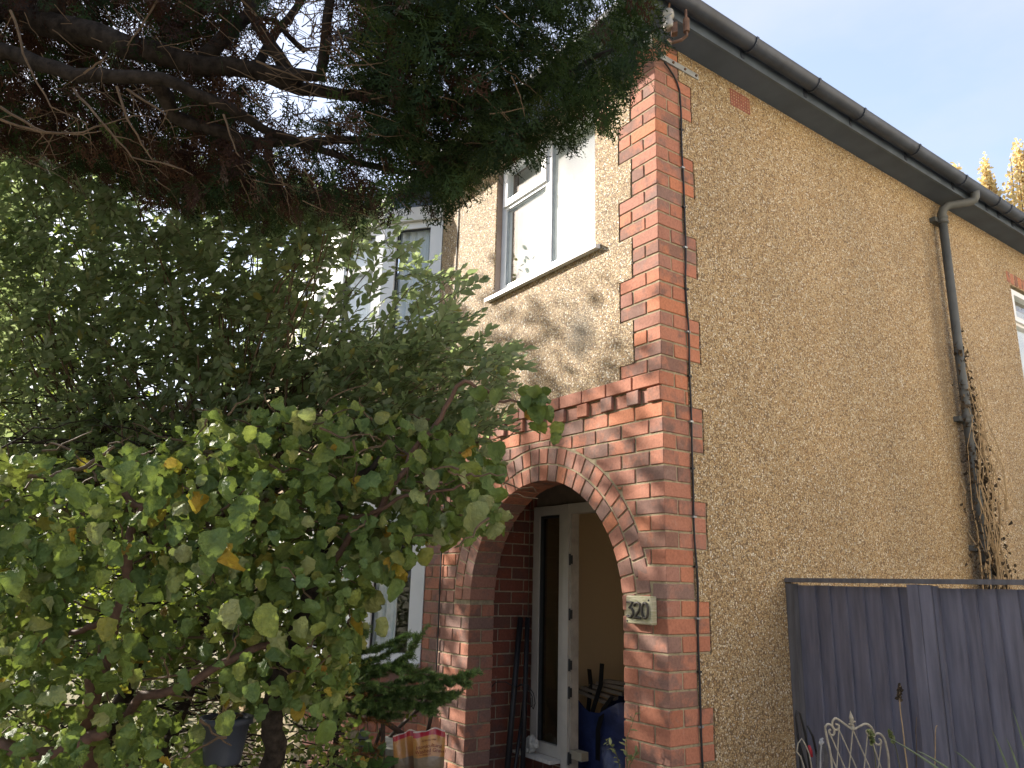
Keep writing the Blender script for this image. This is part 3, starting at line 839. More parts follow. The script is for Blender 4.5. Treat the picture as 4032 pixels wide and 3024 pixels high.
cable([(-2.325 + .004*math.sin(z*7), -.010, z) for z in np.linspace(2.7, .88, 24)] + [(-2.34, -.014, .84), (-2.335, -.012, .78)], .006, label='black cable down the left brick pier')
cable([(-2.315 + .004*math.sin(z*6), -.010, z) for z in np.linspace(4.88, 2.8, 24)], .0045, label='thin cable down the pebbledash beside the bay')

# house added out of view to bounce sunlight onto the side wall
nh = thing('added_house', (8.5, 4, 0), 'added cream house out of view that bounces sunlight onto the side wall', 'house')
REND = simple('cream_render', (0.80, 0.73, 0.60), 0.9, 0.06, 2, 0.2, 0.3)
NX = 4.7
nw = MB(); nw.box(NX, 12.5, -.6, 9.5, 0, 5.3); nw.prism([(NX, -.6, 5.301), (NX, 9.5, 5.301), (NX, 4.45, 8.6)], (7.8, 0, 0)); nw.build('wall', REND, nh)
MB().prism([(NX-.15, -1.0, 5.25), (NX-.15, 4.45, 8.82), (NX-.15, 9.9, 5.25), (NX-.15, 9.9, 5.12), (NX-.15, 4.45, 8.66), (NX-.15, -1.0, 5.12)], (8.1, 0, 0)).build('roof', TILE, nh)
for (a, b, c, d) in ((1.0, 2.0, 3.2, 4.4), (5.4, 6.3, .9, 2.1)):
    fw = MB(); fw.box(NX-.04, NX, a, a+.06, c, d); fw.box(NX-.04, NX, b-.06, b, c, d); fw.box(NX-.04, NX, a+.06, b-.06, c, c+.06); fw.box(NX-.04, NX, a+.06, b-.06, d-.06, d)
    fo = fw.build('window', UPVC, nh); MB().box(NX-.015, NX-.001, a+.06, b-.06, c+.06, d-.06).build('pane', simple('dark_window', (0.05, 0.06, 0.07), 0.1, spec=0.6), fo)
dr = MB().box(NX-.04, NX-.001, 2.6, 3.5, .05, 2.1).build('door', simple('green_door', (0.05, 0.12, 0.08), 0.4), nh)

# ------------------------------------------------------------------ house number sign
sg = thing('house_number_sign', (-.165, -.02, 1.36), 'mossy square wooden house number plaque 320 screwed to the brick pier', 'sign')
SIGNW = simple('weathered_mossy_wood', (0.48, 0.44, 0.33), 0.8, 0.3, 9, 0.2, 0.5, col2=(0.32, 0.31, 0.18), stretch=(3, 1, 14))
mb = MB(); x0, x1, z0, z1, yf = -.262, -.066, 1.352, 1.498, -.046
bm = bmesh.new(); bmesh.ops.create_cube(bm, size=1)
for v in bm.verts: v.co = Vector(((x0+x1)/2 + v.co.x*(x1-x0), (yf-.004)/2 + v.co.y*(-.004-yf), (z0+z1)/2 + v.co.z*(z1-z0)))
bmesh.ops.bevel(bm, geom=bm.edges[:], offset=.006, segments=1, affect='EDGES')
me = bpy.data.meshes.new('board'); bm.to_mesh(me); bm.free(); me.materials.append(SIGNW); add('board', me, sg)
BRZ = simple('dark_bronze', (0.055, 0.045, 0.035), 0.5, 0.4, 60, 0.5, 0.2)
def stroke(pts, x, z, s, name='numeral'):
    pp = [(x + s*a, yf-.005, z + s*b) for a, b in pts]
    MB().tube(pp, .0072, 8).build(name, BRZ, sg, True)
zc = 1.385
stroke([(0, 1), (.55, 1), (.2, .6), (.42, .58), (.58, .42), (.58, .2), (.4, .03), (.2, 0), (0, .1)], -.245, zc, .078)
stroke([(0, .75), (.08, .93), (.3, 1), (.52, .92), (.56, .7), (.42, .45), (.2, .2), (0, 0), (.6, 0)], -.19, zc, .078)
stroke([(.5*math.cos(a)*.58+.3, .5*math.sin(a)+.5) for a in np.linspace(PI/2, PI/2+2*PI, 18)], -.135, zc, .078)
for x_, z_ in ((-.088, 1.477), (-.25, 1.366)):
    MB().lathe((x_, yf, z_), [(.0, .003), (.005, .002), (.006, 0)], 8, (0, -1, 0)).build('screw', SEAL, sg)

# ------------------------------------------------------------------ fence
fn = thing('fence', (.6, 1.04, 0), 'dark purple grey vertical board fence panel against the side wall', 'fence')
FY = 1.038
edges = [.058, .173, .263, .365, .468, .568, .668, .756]
edges2 = [.876, .983, 1.054, 1.148, 1.242, 1.345, 1.45, 1.55, 1.65] + [1.65 + .1*i for i in range(1, 30)]
def board(xa, xb):
    mb = MB(); za, zb = .06, 1.579 + rng.uniform(-.002, .002)
    ya = FY + .012
    mb.prism([(xa, ya+.003, za), (xb+.010, ya-.019, za), (xb+.010, ya-.002, za), (xa, ya+.009, za)], (rng.uniform(-.002, .002), rng.uniform(-.002, .002), zb-za))
    mb.build('board', FENCE, fn)
for es in (edges, edges2):
    for a, b in zip(es, es[1:]): board(a, b)
MB().box(.006, .056, FY-.03, FY+.03, 0, 1.586).build('post', FENCE2, fn)
MB().box(.742, .800, FY-.034, FY-.003, .02, 1.594).build('post', FENCE, fn)
MB().box(.802, .862, FY-.029, FY-.001, .02, 1.592).build('post', FENCE, fn)
MB().box(.866, .884, FY-.016, FY+.01, .05, 1.588).build('batten', FENCE, fn)
MB().box(4.58, 4.69, FY-.03, FY+.06, 0, 1.59).build('post', FENCE, fn)
MB().prism([(.006, FY-.038, 1.594), (.006, FY+.05, 1.594), (.006, FY+.05, 1.612), (.006, FY-.034, 1.618)], (4.68, 0, .026)).build('cap_rail', FENCE2, fn)

# ------------------------------------------------------------------ foliage machinery
def norm(v): return v / np.maximum(np.linalg.norm(v, axis=-1, keepdims=True), 1e-9)
def batch(name, tv, tf, pos, dirs, nrm, scale, mat, parent, tint=None, kind='stuff', smooth=True):
    """many copies of a template joined into one mesh: template +Y runs along dirs, +Z along nrm"""
    tv = np.asarray(tv, float); pos = np.asarray(pos, float); n = len(pos)
    d = norm(np.asarray(dirs, float)); nr = np.asarray(nrm, float)
    x = norm(np.cross(d, nr)); z = np.cross(x, d)
    sc = np.broadcast_to(np.asarray(scale, float).reshape(-1, 1) if np.ndim(scale) == 1 else np.asarray(scale, float), (n, 1 if np.ndim(scale) < 2 else 3))
    if sc.shape[1] == 1: sc = np.repeat(sc, 3, 1)
    vs = (pos[:, None, :] + tv[None, :, 0:1]*x[:, None, :]*sc[:, None, 0:1] + tv[None, :, 1:2]*d[:, None, :]*sc[:, None, 1:2] + tv[None, :, 2:3]*z[:, None, :]*sc[:, None, 2:3])
    nv = len(tv); vs = vs.reshape(-1, 3)
    tf = np.asarray(tf); k = tf.shape[1]
    fs = (tf[None] + (np.arange(n)*nv)[:, None, None]).reshape(-1)
    me = bpy.data.meshes.new(name)
    me.vertices.add(len(vs)); me.vertices.foreach_set('co', vs.astype(np.float32).ravel())
    nf = n*len(tf)
    me.loops.add(nf*k); me.loops.foreach_set('vertex_index', fs.astype(np.int32))
    me.polygons.add(nf); me.polygons.foreach_set('loop_start', (np.arange(nf)*k).astype(np.int32)); me.polygons.foreach_set('loop_total', np.full(nf, k, np.int32))
    if smooth: me.polygons.foreach_set('use_smooth', np.ones(nf, bool))
    if tint is None: tint = rng.rand(n)
    a = me.attributes.new('tint', 'FLOAT', 'POINT'); a.data.foreach_set('value', np.repeat(tint, nv).astype(np.float32))
    me.materials.append(mat); me.update(); me.validate()
    o = add(name, me, parent)
    if kind: o['kind'] = kind
    return o
def leaf_tmpl(nx, ny, width, shape, fold=.15, ripple=.03, curl=.15, seed=0, serr=0.0):
    r = np.random.RandomState(seed)
    vs = []; fs = []
    for j in range(ny+1):
        y = j/ny
        w = width*shape(y)
        for i in range(nx+1):
            u = 2*i/nx - 1
            e = 1.0 + (serr*(1 if (j % 2) else -1) if abs(u) == 1 else 0)
            x = w*u*e
            z = fold*abs(x) - curl*(y-.3)**2 + ripple*math.sin(9*y + 3*u + seed) * abs(u) + r.uniform(-ripple, ripple)*.7
            vs.append((x, y, z))
    for j in range(ny):
        for i in range(nx):
            a = j*(nx+1)+i; fs.append((a, a+1, a+nx+2, a+nx+1))
    return np.array(vs), np.array(fs)
ell = lambda y: max(.03, math.sin(PI*min(max(y, 0), 1))**.75)
rnd_shape = lambda y: max(.04, (math.sin(PI*min(1, .10+.90*y**.85))**.6)*(1.08-.25*y))
obl = lambda y: max(.03, math.sin(PI*min(1, y**.9))**.8)
def in_poly(poly, u, v):
    c = np.zeros(len(u), bool); n = len(poly); j = n-1
    for i in range(n):
        xi, yi = poly[i]; xj, yj = poly[j]
        m_ = ((yi > v) != (yj > v)) & (u < (xj-xi)*(v-yi)/(yj-yi+1e-9)+xi)
        c ^= m_; j = i
    return c
def sample_poly(poly, n, dens=None):
    px = np.array(poly, float); lo, hi = px.min(0), px.max(0); U = []; V = []
    tot = 0
    while tot < n:
        u = rng.uniform(lo[0], hi[0], n*2); v = rng.uniform(lo[1], hi[1], n*2)
        ok = in_poly(poly, u, v)
        if dens is not None: ok &= rng.rand(len(u)) < dens(u, v)
        U.append(u[ok]); V.append(v[ok]); tot += ok.sum()
    return np.concatenate(U)[:n], np.concatenate(V)[:n]
def PT(u, v, t):
    u = np.asarray(u); v = np.asarray(v); t = np.asarray(t)
    d = CF[None] + CR[None]*((u-2016)/FPX)[:, None] - CU[None]*((v-1512)/FPX)[:, None]
    return CAM[None] + d*t[:, None]
def rv(n, s=1.0): return rng.normal(size=(n, 3))*s
def wander(a, b, n=8, amp=.05, sag=0.0):
    a = np.array(a, float); b = np.array(b, float); L = np.linalg.norm(b-a)
    t = np.linspace(0, 1, n)[:, None]
    p = a + (b-a)*t
    off = np.cumsum(rng.normal(size=(n, 3)), 0); off -= off[0] + (off[-1]-off[0])*t
    p = p + off*amp*L/n**.5
    p[:, 2] -= sag*L*np.sin(PI*t[:, 0])
    return p

# ------------------------------------------------------------------ conifer overhead
con = thing('conifer_tree', (-1.0, -4.4, 0), 'dark overhanging conifer with brown bare inner twigs across the top', 'tree')
cpoly = [(-300, -250), (2560, -250), (2520, 0), (2660, 60), (2640, 140), (2520, 330), (2440, 430), (2370, 510), (2320, 520), (2250, 590), (2180, 560), (2120, 640), (1990, 640), (1920, 700), (1830, 770), (1790, 820), (1600, 790), (1480, 860), (1300, 850), (1040, 880), (860, 830), (640, 820), (420, 700), (300, 720), (150, 620), (-300, 560)]
def hole(u, v):
    d = np.ones_like(u)
    for cu, cv, ru, rv_, w_ in ((1170, 250, 250, 360, 1.05), (480, 90, 120, 110, .8), (1330, 640, 90, 60, .7), (1480, 680, 110, 60, .7), (230, 260, 90, 60, .6), (1250, 20, 160, 60, .8), (760, 640, 120, 60, .5)):
        d -= w_*np.exp(-(((u-cu)/ru)**2 + ((v-cv)/rv_)**2)*1.3)
    return np.clip(d, .02, 1)
def cdepth(u, v):
    return 2.75 + .45*np.sin(u*.0019+1) + .30*(v-300)/900
# limbs (pixel, depth) -> tubes
limbs = []
def limb(pts, r0, r1, mat=BARK, name='branch'):
    q = np.array([P(*p) for p in pts])
    # densify with a smooth wander
    out_ = [q[0]]
    for a, b in zip(q, q[1:]): out_ += list(wander(a, b, 5, .04)[1:])
    rr = np.linspace(r0, r1, len(out_))
    MB().tube(out_, rr, 8).build(name, mat, con, True)
    limbs.append(np.array(out_))
trunk = [(-1.0, -4.4, 0), (-1.02, -4.38, 1.2), (-.95, -4.4, 2.4), (-1.0, -4.36, 3.6), (-1.05, -4.4, 5.2), (-1.0, -4.4, 7.0)]
MB().tube(trunk, [.21, .18, .165, .15, .12, .05], 12).build('trunk', BARK, con, True)
q0 = np.array((-.95, -4.4, 2.9))
def limb_from_trunk(pts, r0, r1, z):
    q = [np.array((-1.0, -4.4, z))] + [P(*p) for p in pts]
    out_ = [q[0]]
    for a, b in zip(q, q[1:]): out_ += list(wander(a, b, 5, .04)[1:])
    MB().tube(out_, np.linspace(r0, r1, len(out_)), 8).build('branch', BARK, con, True)
    limbs.append(np.array(out_))
limb_from_trunk([(0, 20, 2.9), (240, 110, 2.8), (520, 190, 2.75), (760, 255, 2.75), (1020, 280, 2.8), (1180, 350, 2.85), (1420, 380, 2.9), (1800, 420, 2.9), (2200, 330, 2.75)], .060, .010, 2.9)
limb_from_trunk([(20, 200, 2.7), (300, 300, 2.6), (640, 310, 2.6), (900, 420, 2.7), (1060, 520, 2.8), (1400, 640, 2.9), (1700, 700, 2.9)], .032, .010, 2.7)
limb([(760, 255, 2.75), (980, 60, 2.9), (1060, -180, 3.1)], .03, .02)
limb([(1180, 350, 2.85), (1010, 90, 2.8), (920, -120, 2.75)], .028, .015)
limb([(1020, 280, 2.8), (1260, 300, 2.75), (1300, 0, 2.7), (1330, -200, 2.7)], .026, .012)
limb([(210, 100, 2.85), (200, -200, 2.7)], .05, .04)
limb([(620, 320, 2.65), (690, 460, 2.75), (980, 560, 2.8), (1240, 560, 2.85), (1620, 560, 2.9), (2050, 560, 2.8)], .03, .008)
limb([(1060, 520, 2.8), (1060, 700, 2.9), (1140, 800, 3.0)], .018, .006)
limb([(1420, 380, 2.9), (1650, 200, 2.9), (2000, 60, 2.8), (2400, -40, 2.7)], .022, .008)
limb([(2100, 370, 2.8), (2350, 220, 2.7), (2600, 110, 2.6)], .014, .004)
limb([(1000, 300, 2.8), (1090, 120, 3.0), (1240, -60, 3.1)], .022, .012)
limb([(1200, 200, 2.9), (1080, 80, 2.9), (940, 60, 2.9)], .012, .006)
LP = np.concatenate(limbs)
# bare twigs, pale brown, in front
tw = MB()
def twig(uvt, r=.0035):
    q = np.array([P(*p) for p in uvt]); out_ = [q[0]]
    for a, b in zip(q, q[1:]): out_ += list(wander(a, b, 5, .05)[1:])
    tw.tube(out_, np.linspace(r, r*.35, len(out_)), 4, False)
for t_ in ([(40, 40, 2.4), (90, 210, 2.4), (200, 420, 2.4), (350, 490, 2.45)], [(0, 420, 2.35), (180, 520, 2.35), (330, 520, 2.4), (520, 460, 2.45)],
           [(290, 350, 2.45), (400, 480, 2.4), (520, 620, 2.45), (700, 660, 2.5)], [(460, 340, 2.4), (520, 500, 2.4), (600, 630, 2.45), (760, 690, 2.5)],
           [(0, 470, 2.3), (160, 520, 2.35), (300, 530, 2.4), (400, 515, 2.4)], [(500, 350, 2.5), (640, 440, 2.5), (700, 430, 2.5)],
           [(880, 450, 2.6), (930, 600, 2.6), (1060, 710, 2.65)], [(330, 290, 2.5), (400, 240, 2.5), (420, 215, 2.5)], [(1180, 550, 2.6), (1260, 525, 2.6), (1320, 545, 2.6)],
           [(950, 0, 2.6), (1030, 80, 2.65), (1200, 150, 2.7)], [(1010, 240, 2.6), (1140, 290, 2.6), (1330, 360, 2.65)], [(620, 0, 2.6), (520, 150, 2.6), (500, 180, 2.6)]):
    twig(t_, .0045)
    for _ in range(5):
        k = rng.randint(0, len(t_)-1); f_ = rng.rand(); a = np.array(t_[k])*(1-f_) + np.array(t_[k+1])*f_
        b = a + np.array((rng.uniform(-90, 130), rng.uniform(-40, 130), .06)); twig([a, (a+b)/2 + np.array((8, -8, 0)), b], .002)
u, v = sample_poly([(0, 0), (2200, 0), (2000, 600), (1300, 820), (700, 780), (0, 640)], 260, lambda u, v: np.where(u < 1500, 1, .25))
for a, b in zip(u, v):
    t0 = cdepth(a, b) - .25 + rng.uniform(-.2, .2); an = rng.uniform(-.4, 1.3); L = rng.uniform(90, 260)
    twig([(a, b, t0), (a+L*.5*math.cos(an)+rng.uniform(-15, 15), b+L*.5*math.sin(an), t0+.02), (a+L*math.cos(an), b+L*math.sin(an)+rng.uniform(-40, 40), t0+.05)], .0022)
# lacework of fine twigs where the sky shines through
u, v = sample_poly([(980, -60), (1560, -60), (1500, 520), (1250, 640), (1000, 520)], 210)
for a, b in zip(u, v):
    t0 = 3.0 + rng.uniform(-.3, .5); an = rng.uniform(-PI, PI); L = rng.uniform(50, 170)
    twig([(a, b, t0), (a+L*.5*math.cos(an)+rng.uniform(-25, 25), b+L*.5*math.sin(an)+rng.uniform(-25, 25), t0+.02), (a+L*math.cos(an), b+L*math.sin(an), t0+.05)], .0030)
tw.build('twig', TWIG, con, kind='stuff')
# spray template: flat fan of scale leaves
def spray_tmpl(seed, nb=11, fine=True):
    r = np.random.RandomState(seed); V = []; F = []
    def seg(p, q, w):
        p = np.array(p); q = np.array(q); d = q-p; n = np.array((-d[1], d[0], 0)); n /= max(np.linalg.norm(n), 1e-9)
        i = len(V); V.extend([p - n*w*.25, p*.45+q*.55 - n*w, q, p*.45+q*.55 + n*w]); F.append((i, i+1, i+2, i+3))
    seg((0, 0, 0), (0, .55, .0), .022); seg((0, .5, 0), (.02, 1.0, -.08), .018)
    for k in range(nb):
        y = .08 + .85*k/nb; s = 1 if k % 2 else -1
        L = (.46*(1-y*.75)+.06)*r.uniform(.75, 1.2); an = math.radians(r.uniform(35, 58))
        p = np.array((0, y, -.08*y*y)); d = np.array((s*math.sin(an), math.cos(an), r.uniform(-.35, .15)))
        seg(p, p + d*L, .024)
        for j in range(4):
            f = .3 + .2*j; s2 = 1 if j % 2 else -1; a2 = an*s + s2*math.radians(40)
            d2 = np.array((math.sin(a2), math.cos(a2), r.uniform(-.3, .2)))
            seg(p + d*L*f, p + d*L*f + d2*L*.40*(1.1-f*.5), .021)
    return np.array(V), np.array(F)
SPR = [spray_tmpl(i) for i in range(4)]
def sprays(name, pos, dirs, nrm, sc, mat):
    lab = rng.randint(0, 4, len(pos))
    # all four templates share one topology, so blend them into one joined mesh
    tf = SPR[0][1]; nv = len(SPR[0][0]); n = len(pos)
    d = norm(dirs); x = norm(np.cross(d, nrm)); z = np.cross(x, d)
    tv = np.stack([SPR[i][0] for i in range(4)])[lab]
    vs = pos[:, None] + (tv[..., 0:1]*x[:, None] + tv[..., 1:2]*d[:, None] + tv[..., 2:3]*z[:, None])*sc[:, None, None]
    me = bpy.data.meshes.new(name); vs = vs.reshape(-1, 3)
    me.vertices.add(len(vs)); me.vertices.foreach_set('co', vs.astype(np.float32).ravel())
    fs = (tf[None] + (np.arange(n)*nv)[:, None, None]).reshape(-1); nf = n*len(tf)
    me.loops.add(nf*4); me.loops.foreach_set('vertex_index', fs.astype(np.int32))
    me.polygons.add(nf); me.polygons.foreach_set('loop_start', (np.arange(nf)*4).astype(np.int32)); me.polygons.foreach_set('loop_total', np.full(nf, 4, np.int32))
    a = me.attributes.new('tint', 'FLOAT', 'POINT'); a.data.foreach_set('value', np.repeat(rng.rand(n), nv).astype(np.float32))
    me.materials.append(mat); me.update(); me.validate()
    o = add(name, me, con); o['kind'] = 'stuff'
    return o
def clumps(poly, ncl, per, spread, dens):
    u, v = sample_poly(poly, ncl, dens)
    c = PT(u, v, cdepth(u, v) + rng.uniform(-.35, .9, ncl))
    out_p = []; out_d = []; 
    for p in c:
        j = np.argmin(((LP-p)**2).sum(1)); d = p - LP[j]; d[2] = min(d[2], .1) - .12
        d = d/np.linalg.norm(d) + .5*CR*np.array((1, 1, .2))
        k = per + rng.randint(-2, 3)
        pp = p + rng.normal(size=(k, 3))*spread
        dd = d + rng.normal(size=(k, 3))*.55; dd[:, 2] -= .35
        out_p.append(pp); out_d.append(dd)
    return np.concatenate(out_p), np.concatenate(out_d), c
p_, d_, cc = clumps(cpoly, 1250, 9, .075, hole)
nn_ = rv(len(p_)); nn_[:, 2] += 1.2
# brown inside, green towards the tips on the right and low
d_ = norm(d_)
rel = p_ - CAM; uu = 2016 + FPX*(rel@CR)/(rel@CF); vv = 1512 - FPX*(rel@CU)/(rel@CF)
brown = (rng.rand(len(p_)) < np.clip(.75 - (uu-900)/1300 + .25*np.sin(uu*.006)*np.cos(vv*.008), .04, .8))
sc = rng.uniform(.08, .145, len(p_))
inside = in_poly(cpoly, uu, vv) & (rng.rand(len(uu)) < hole(uu, vv)**.7*np.clip((2500-uu)/900, .38, 1))
tip = p_ + d_*sc[:, None]*.9; rel = tip - CAM
tu = 2016 + FPX*(rel@CR)/(rel@CF); tv_ = 1512 - FPX*(rel@CU)/(rel@CF)
ok = inside & in_poly([(a + (12 if a > 1500 else 0), b + 30) for a, b in cpoly], tu + rng.normal(size=len(tu))*26, tv_ + rng.normal(size=len(tu))*22)
g_ = ok & ~brown; b_ = ok & brown
sprays('foliage', p_[g_], d_[g_], nn_[g_], sc[g_], CONIF)
sprays('dead_foliage', p_[b_], d_[b_], nn_[b_], sc[b_]*.9, DEADC)
# the unseen body of the same tree, left of the frame, which throws the shade
n = 1500
a = rng.uniform(0, 2*PI, n); h = rng.uniform(2.4, 7.2, n); rmax = np.where(h < 3.4, 1.7, 1.9*(1-(h-3.4)/4.6)+.2)
r = rmax*np.sqrt(rng.rand(n))
pp = np.stack([-1.2 + r*np.cos(a), -4.5 + r*np.sin(a), h], 1)
rel = pp - CAM; zz = rel@CF
uu = 2016 + FPX*(rel@CR)/np.maximum(zz, .01); vv = 1512 - FPX*(rel@CU)/np.maximum(zz, .01)
keep = ~((zz > 0) & (uu > -650) & (vv > -500))
pp = pp[keep]; dd = np.stack([np.cos(a), np.sin(a), -.4+0*a], 1)[keep] + rv(len(pp), .4); nr = rv(len(pp)); nr[:, 2] += 1.2
sprays('foliage', pp, dd, nr, rng.uniform(.25, .42, len(pp)), CONIF)

# ------------------------------------------------------------------ evergreen shrub (mid left)
gar = thing('evergreen_shrub', (-1.5, -2.3, 0), 'tall grey green evergreen shrub with small wavy leaves left of the bay', 'shrub')
gpoly = [(-250, 500), (450, 620), (900, 720), (1420, 830), (1500, 930), (1640, 1060), (1780, 1130), (1800, 1180), (1740, 1230), (1780, 1290), (1700, 1330), (1840, 1400), (1960, 1395), (2000, 1450), (1950, 1530), (1900, 1600), (1960, 1700), (1700, 1780), (1000, 1760), (500, 1850), (-250, 2000)]
def gd(u, v):
    d = np.ones_like(u)
    for cu, cv, ru, rv_, w_ in ((1330, 1130, 230, 200, .72), (1500, 1000, 160, 120, .55), (1560, 1260, 170, 110, .45), (640, 860, 120, 60, .65), (560, 800, 150, 60, .6), (760, 950, 120, 60, .45), (1000, 1050, 120, 60, .5), (1480, 1180, 200, 120, .5), (1800, 1500, 140, 120, .45), (230, 1560, 160, 110, .7), (600, 1590, 160, 70, .6), (1740, 1150, 150, 120, .5)):
        d -= w_*np.exp(-(((u-cu)/ru)**2 + ((v-cv)/rv_)**2)*1.2)
    return np.clip(d, .08, 1)
NSH = 4000
u, v = sample_poly(gpoly, NSH, gd)
dep = 3.5 + .75*(1-np.clip(u/1900, 0, 1)) + rng.uniform(-.35, .75, NSH)
base = PT(u, v, dep)
# hand placed outer shoots that overlap bay and wall
tips = [(1800, 1170), (1790, 1285), (1745, 1085), (2030, 1375), (1990, 1420), (1560, 880), (1600, 1000), (1940, 1560), (1860, 1480), (2000, 1560), (1900, 1650), (2010, 1640), (1700, 1230), (1650, 1130), (1830, 1400), (1560, 1080), (1480, 1290), (1900, 1400)]
tb = PT([a-130 for a, b in tips], [b+45 for a, b in tips], [3.75+rng.uniform(-.2, .25) for _ in tips])
base = np.concatenate([base, tb])
ns = len(base)
sd = CR[None]*.75 + np.array((0, 0, .30))[None] - CF[None]*.2 + rv(ns, .45)
sd[-len(tips):] = CR*1.0 + np.array((0, 0, .30)) + rv(len(tips), .12)
sd = norm(sd)
L = rng.uniform(.11, .20, ns)
stem = MB(); lp = []; ld = []; ln = []; ls = []
for i in range(ns):
    k = rng.randint(7, 11); side = norm(np.cross(sd[i], np.array((0, 0, 1.)) + rv(1, .3)[0]))
    upv = np.cross(side, sd[i])
    cur = base[i][None] + sd[i][None]*(np.linspace(0, 1, 4)[:, None])*L[i] + upv[None]*(np.array((0, .005, .008, .004))[:, None])
    stem.tube(cur, [.0025, .0022, .0018, .001], 3, False)
    for j in range(k):
        f = .08 + .92*j/(k-1); s = 1 if j % 2 else -1
        lp.append(base[i] + sd[i]*L[i]*f)
        ld.append(sd[i]*(.55+.6*f) + side*s*(.9-.55*f) + upv*rng.uniform(-.1, .5) + rng.normal(size=3)*.15)
        ln.append(upv + rng.normal(size=3)*.45)
        ls.append(rng.uniform(.044, .074)*(1-.25*(f > .85)))
lp = np.array(lp); ld = np.array(ld); ln = np.array(ln); ls = np.array(ls)
GT = [leaf_tmpl(2, 5, .205, obl, .22, .035, .22, 10+i, .10) for i in range(6)]
near = np.argsort(-(ls/(((lp-CAM)@CF))))[:0]
relg = (lp-CAM); zg = relg@CF; ug = 2016+FPX*(relg@CR)/zg; vg = 1512-FPX*(relg@CU)/zg
vis = (ug > 0) & (vg > 0)
order = np.argsort(zg - 3*ls*0 + np.where(vis, 0, 99))
ind = order[:300]; rest = np.setdiff1d(np.arange(len(lp)), ind)
def hazel_tmpl(seed):
    r = np.random.RandomState(seed); nx, ny = 4, 8
    fold = r.uniform(.2, 1.0)*(-1 if seed % 3 == 0 else 1); curl = r.uniform(-.4, 1.3); tw = r.uniform(-1.3, 1.3); wd = r.uniform(.36, .47); sd_ = r.uniform(-.15, .15)
    vs = []; fs = []
    for j in range(ny+1):
        y = j/ny
        for i in range(nx+1):
            u = 2*i/nx-1; w = wd*rnd_shape(y)*(1+(.06 if j % 2 else -.05)*(abs(u) == 1))
            x = w*u; z = fold*abs(x)*(1-.4*y) + .085*math.sin(15*(y-.55*abs(u))+seed)*abs(u)**.7 + r.uniform(-.05, .05)
            a = tw*(y-.4); x, z = x*math.cos(a)-z*math.sin(a), x*math.sin(a)+z*math.cos(a)
            vs.append((x + sd_*(y*y), y*(1-.22*abs(curl)*y), z - curl*(y-.15)**2*.7))
    for j in range(ny):
        for i in range(nx):
            a = j*(nx+1)+i; fs.append((a, a+1, a+nx+2, a+nx+1))
    return np.array(vs), np.array(fs)
def leaf_objs(name, tmpls, mat, pos, dirs, nrm, sc, parent):
    ms = []
    for tv, tf in tmpls:
        me = bpy.data.meshes.new(name); me.from_pydata([tuple(q) for q in tv], [], [tuple(int(z) for z in f) for f in tf]); me.materials.append(mat)
        me.polygons.foreach_set('use_smooth', [True]*len(me.polygons)); ms.append(me)
    d = norm(dirs); x = norm(np.cross(d, nrm)); z = np.cross(x, d)
    for i in range(len(pos)):
        M = Matrix.Identity(4)
        for r in range(3):
            M[r][0] = x[i][r]*sc[i]; M[r][1] = d[i][r]*sc[i]; M[r][2] = z[i][r]*sc[i]; M[r][3] = pos[i][r]
        add(name, ms[i % len(ms)], parent, M)
leaf_objs('leaf', GT, GARRYA, lp[ind], ld[ind], ln[ind], ls[ind], gar)
for q in range(3):
    sel = rest[q::3]; batch('foliage', *GT[q], lp[sel], ld[sel], ln[sel], ls[sel], GARRYA, gar)
stem.build('shoot', GTWIG, gar, kind='stuff')
# woody frame: trunks plus long leaning branches to the shoot clusters
root = np.array((-1.5, -2.3, 0))
for k, (tp, r0) in enumerate((((-1.2, -2.2, 1.6), .05), ((-1.9, -2.2, 1.7), .045), ((-1.3, -1.9, 1.8), .04))):
    MB().tube(wander(root + (.05*k, .04*k, 0), tp, 8, .06), np.linspace(r0, r0*.6, 8), 8).build('trunk', BARK, gar, True)
fork = [np.array((-1.2, -2.2, 1.6)), np.array((-1.9, -2.2, 1.7)), np.array((-1.3, -1.9, 1.8))]
br = MB()
for i in list(range(0, NSH, 26)) + list(range(NSH, ns)):
    j = int(np.argmin([np.linalg.norm(base[i]-f) for f in fork]))
    pts = wander(fork[j] + rng.normal(size=3)*.08, base[i], 9, .06, -.04)
    br.tube(pts, np.linspace(.009, .0022, 9), 4, False)
br.build('branch', TWIG, gar, kind='stuff')
br = MB()
u, v = sample_poly([(-50, 1450), (700, 1420), (900, 1700), (700, 1800), (-50, 1900)], 90)
for a, b in zip(u, v):
    t0 = rng.uniform(4.0, 4.8); an = rng.uniform(-.35, .35) + (PI if rng.rand() < .3 else 0); Lp = rng.uniform(200, 500)
    q = [P(a, b, t0), P(a+Lp*.5*math.cos(an), b+Lp*.5*math.sin(an)+rng.uniform(-30, 30), t0), P(a+Lp*math.cos(an), b+Lp*math.sin(an), t0+.1)]
    br.tube(list(wander(q[0], q[1], 4, .05)) + list(wander(q[1], q[2], 4, .05)[1:]), .0035, 4, False)
br.build('dead_twig', BARK, gar, kind='stuff')
# withered brown leaf bunch
DT = leaf_tmpl(2, 4, .22, obl, .3, .08, .5, 77)
q = PT(rng.uniform(640, 760, 12), rng.uniform(1560, 1640, 12), rng.uniform(3.6, 3.7, 12))
batch('withered_leaf', *DT, q, np.array((0, 0, -1.)) + rv(12, .35), rv(12), rng.uniform(.035, .06, 12), DEADV, gar)

